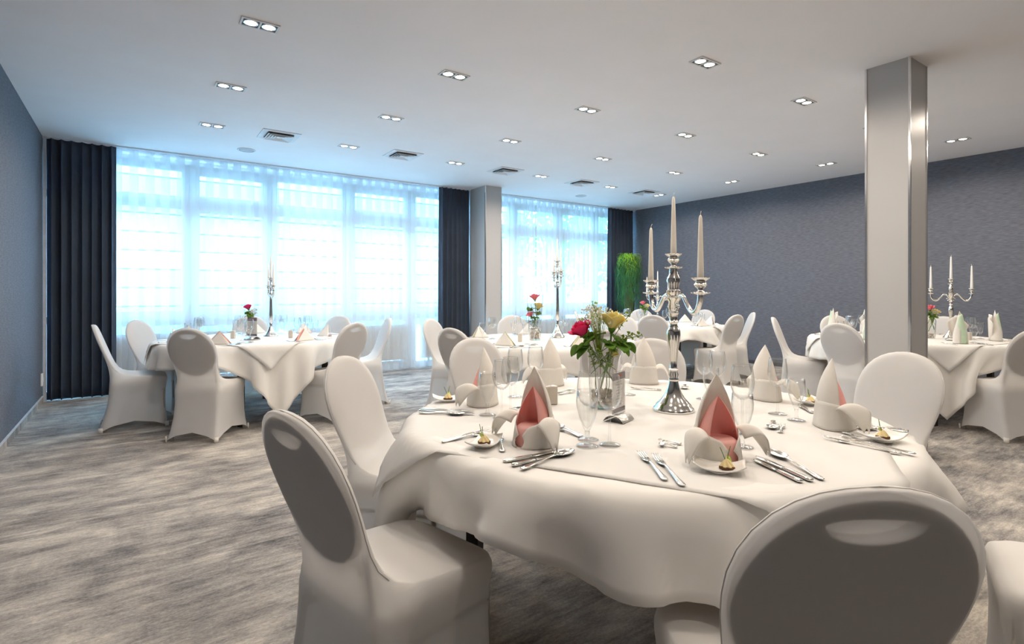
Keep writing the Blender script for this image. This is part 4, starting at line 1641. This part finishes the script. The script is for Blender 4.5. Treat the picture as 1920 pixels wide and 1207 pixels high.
# menus and shakers of the other tables
p = at(473, 637, ZT)
pm.put((p.x, p.y, ZT), -YAW - R(22), 'menu card with dark header before the vase on the long-window table', None, 1.25)
p = at(1784, 638, ZT)
pm.put((p.x, p.y, ZT), -YAW + R(58), 'menu card on a steel base before the candelabrum on the green-napkin table', None, 1.15)
for px, py, who, yw in [(437, 634, 'on the long-window table beside the menu', .1), (545, 633, 'on the long-window table beside the candelabrum', .2), (975, 640, 'on the window-column table beside the tall vase', 0), (1817, 637, 'on the green-napkin table', .3)]:
    p = at(px, py, ZT)
    psh.put((p.x, p.y, ZT), -YAW + yw, f'beige rectangular shaker {who}', 'salt and pepper shakers')


# place settings of the other tables
def other(center, seats, napkin, nlabel, who, nr=.70, nsc=1.0):
    for a, seat in seats:
        d = Vector((math.cos(R(a)), math.sin(R(a))))
        s = Vector((-d.y, d.x))          # seen from the seat the right hand side is +s
        p = center + d * nr
        end = f'on the {who}, seat {seat}'
        napkin.put((p.x, p.y, ZT), R(a) + PI / 2, f'{nlabel} {end}', f'napkins on the {who}', nsc)
        q = center + d * .86 - s * .15
        pf.put((q.x, q.y, ZT), R(a) + PI / 2, f'silver fork {end}', f'forks on the {who}')
        q = center + d * .86 + s * .13
        pk_.put((q.x, q.y, ZT), R(a) + PI / 2, f'silver knife {end}', f'knives on the {who}')
        q = center + d * .86 + s * .165
        psn.put((q.x, q.y, ZT), R(a) + PI / 2, f'silver spoon {end}', f'spoons on the {who}')
        for k in range(2):
            q = center + d * (.53 - .02 * k) + s * (.10 + .075 * k)
            pw.put((q.x, q.y, ZT), 0, f'{("inner", "outer")[k]} clear wine glass {end}', f'wine glasses on the {who}')
        q = center + d * .60 + s * .20
        ptu.put((q.x, q.y, ZT), 0, f'short clear tulip glass {end}', f'tulip glasses on the {who}')


other(T2, [(180, 'by the grey wall'), (141, 'by the corner drape'), (237, 'by the open carpet'), (297, 'toward the pink-napkin table'), (345, 'toward the window column'), (35, 'by the middle sheer'), (80, 'behind the candelabrum')], pt_pink, 'tent-folded napkin, pink lining,', 'long-window table')
other(T3, [(123, 'toward the long window'), (203, 'by the open carpet'), (66, 'by the window column'), (15, 'toward the far corner table'), (258, 'behind the rose vase'), (312, 'without a chair')], pt_green, 'tent-folded napkin, yellow lining,', 'window-column table')
other(T4, [(215, 'toward the window-column table'), (269, 'toward the pink-napkin table'), (314, 'facing the plant'), (9, 'by the grey wall'), (55, 'on the plant side'), (96, 'by the sheers'), (137, 'nearest the window column')], pt_white, 'plain tent-folded napkin', 'far corner table')
other(T5, [(110, 'toward the far corner table'), (172, 'behind the column'), (55, 'on the plant side'), (8, 'by the grey wall'), (233, 'on the open side'), (290, 'without a chair')], pn_green, 'tall rolled napkin, pale green,', 'green-napkin table')


# ------------------------------------------------------------------ weeping plant in the corner
def plant(x, y):
    rr = random.Random(3)
    t = thing('weeping_plant', 'tall weeping grass-like green plant in the corner before the dark drape', 'plant', (x, y, 0))
    obj('pot', MB().lathe([(.16, 0), (.17, .02), (.20, .62), (.205, .66), (.185, .66), (.18, .60)], 28), 'planter', t, angle=40)
    obj('trunk', MB().tube([(0, 0, .55), (.02, .01, 1.2), (0, 0, 1.85)], [.10, .11, .06], 12), 'bark', t)
    for nm, m, n in (('hanging_strands', 'grass', 300), ('crown_strands', 'grass_tip', 150)):
        b = MB()
        for k in range(n):
            a = rr.uniform(0, 2 * PI)
            out = (rr.uniform(.12, .27) + (.06 if rr.random() < .12 else 0)) * (1 if m == 'grass' else .95)
            z0 = rr.uniform(1.75, 1.93) if m == 'grass' else rr.uniform(1.86, 1.98)
            L_ = rr.uniform(.7, 1.35) if m == 'grass' else rr.uniform(.18, .5)
            ph, am = rr.uniform(0, 6), rr.uniform(.010, .040)
            wv = .0055
            vs = []
            N = 12
            for i in range(N + 1):
                f = i / N
                q = min(1, f * 3.2)
                r = .03 + (out - .03) * math.sin(q * PI / 2)
                z = z0 + .09 * math.sin(min(1, f * 3.0) * PI * .75) - L_ * max(0, f - .12)
                a2 = a + am / max(.1, out) * math.sin(f * 13 + ph) * 2
                cx, cy = r * math.cos(a2), r * math.sin(a2)
                tx, ty = -math.sin(a2), math.cos(a2)
                w = wv * (1 - .7 * f)
                vs += [(cx - tx * w, cy - ty * w, z), (cx + tx * w, cy + ty * w, z + .002)]
            b.add(vs, [(2 * i, 2 * i + 1, 2 * i + 3, 2 * i + 2) for i in range(N)])
        o = obj(nm, b, m, t)
        o['kind'] = 'stuff'


plant(8.18, 7.62)
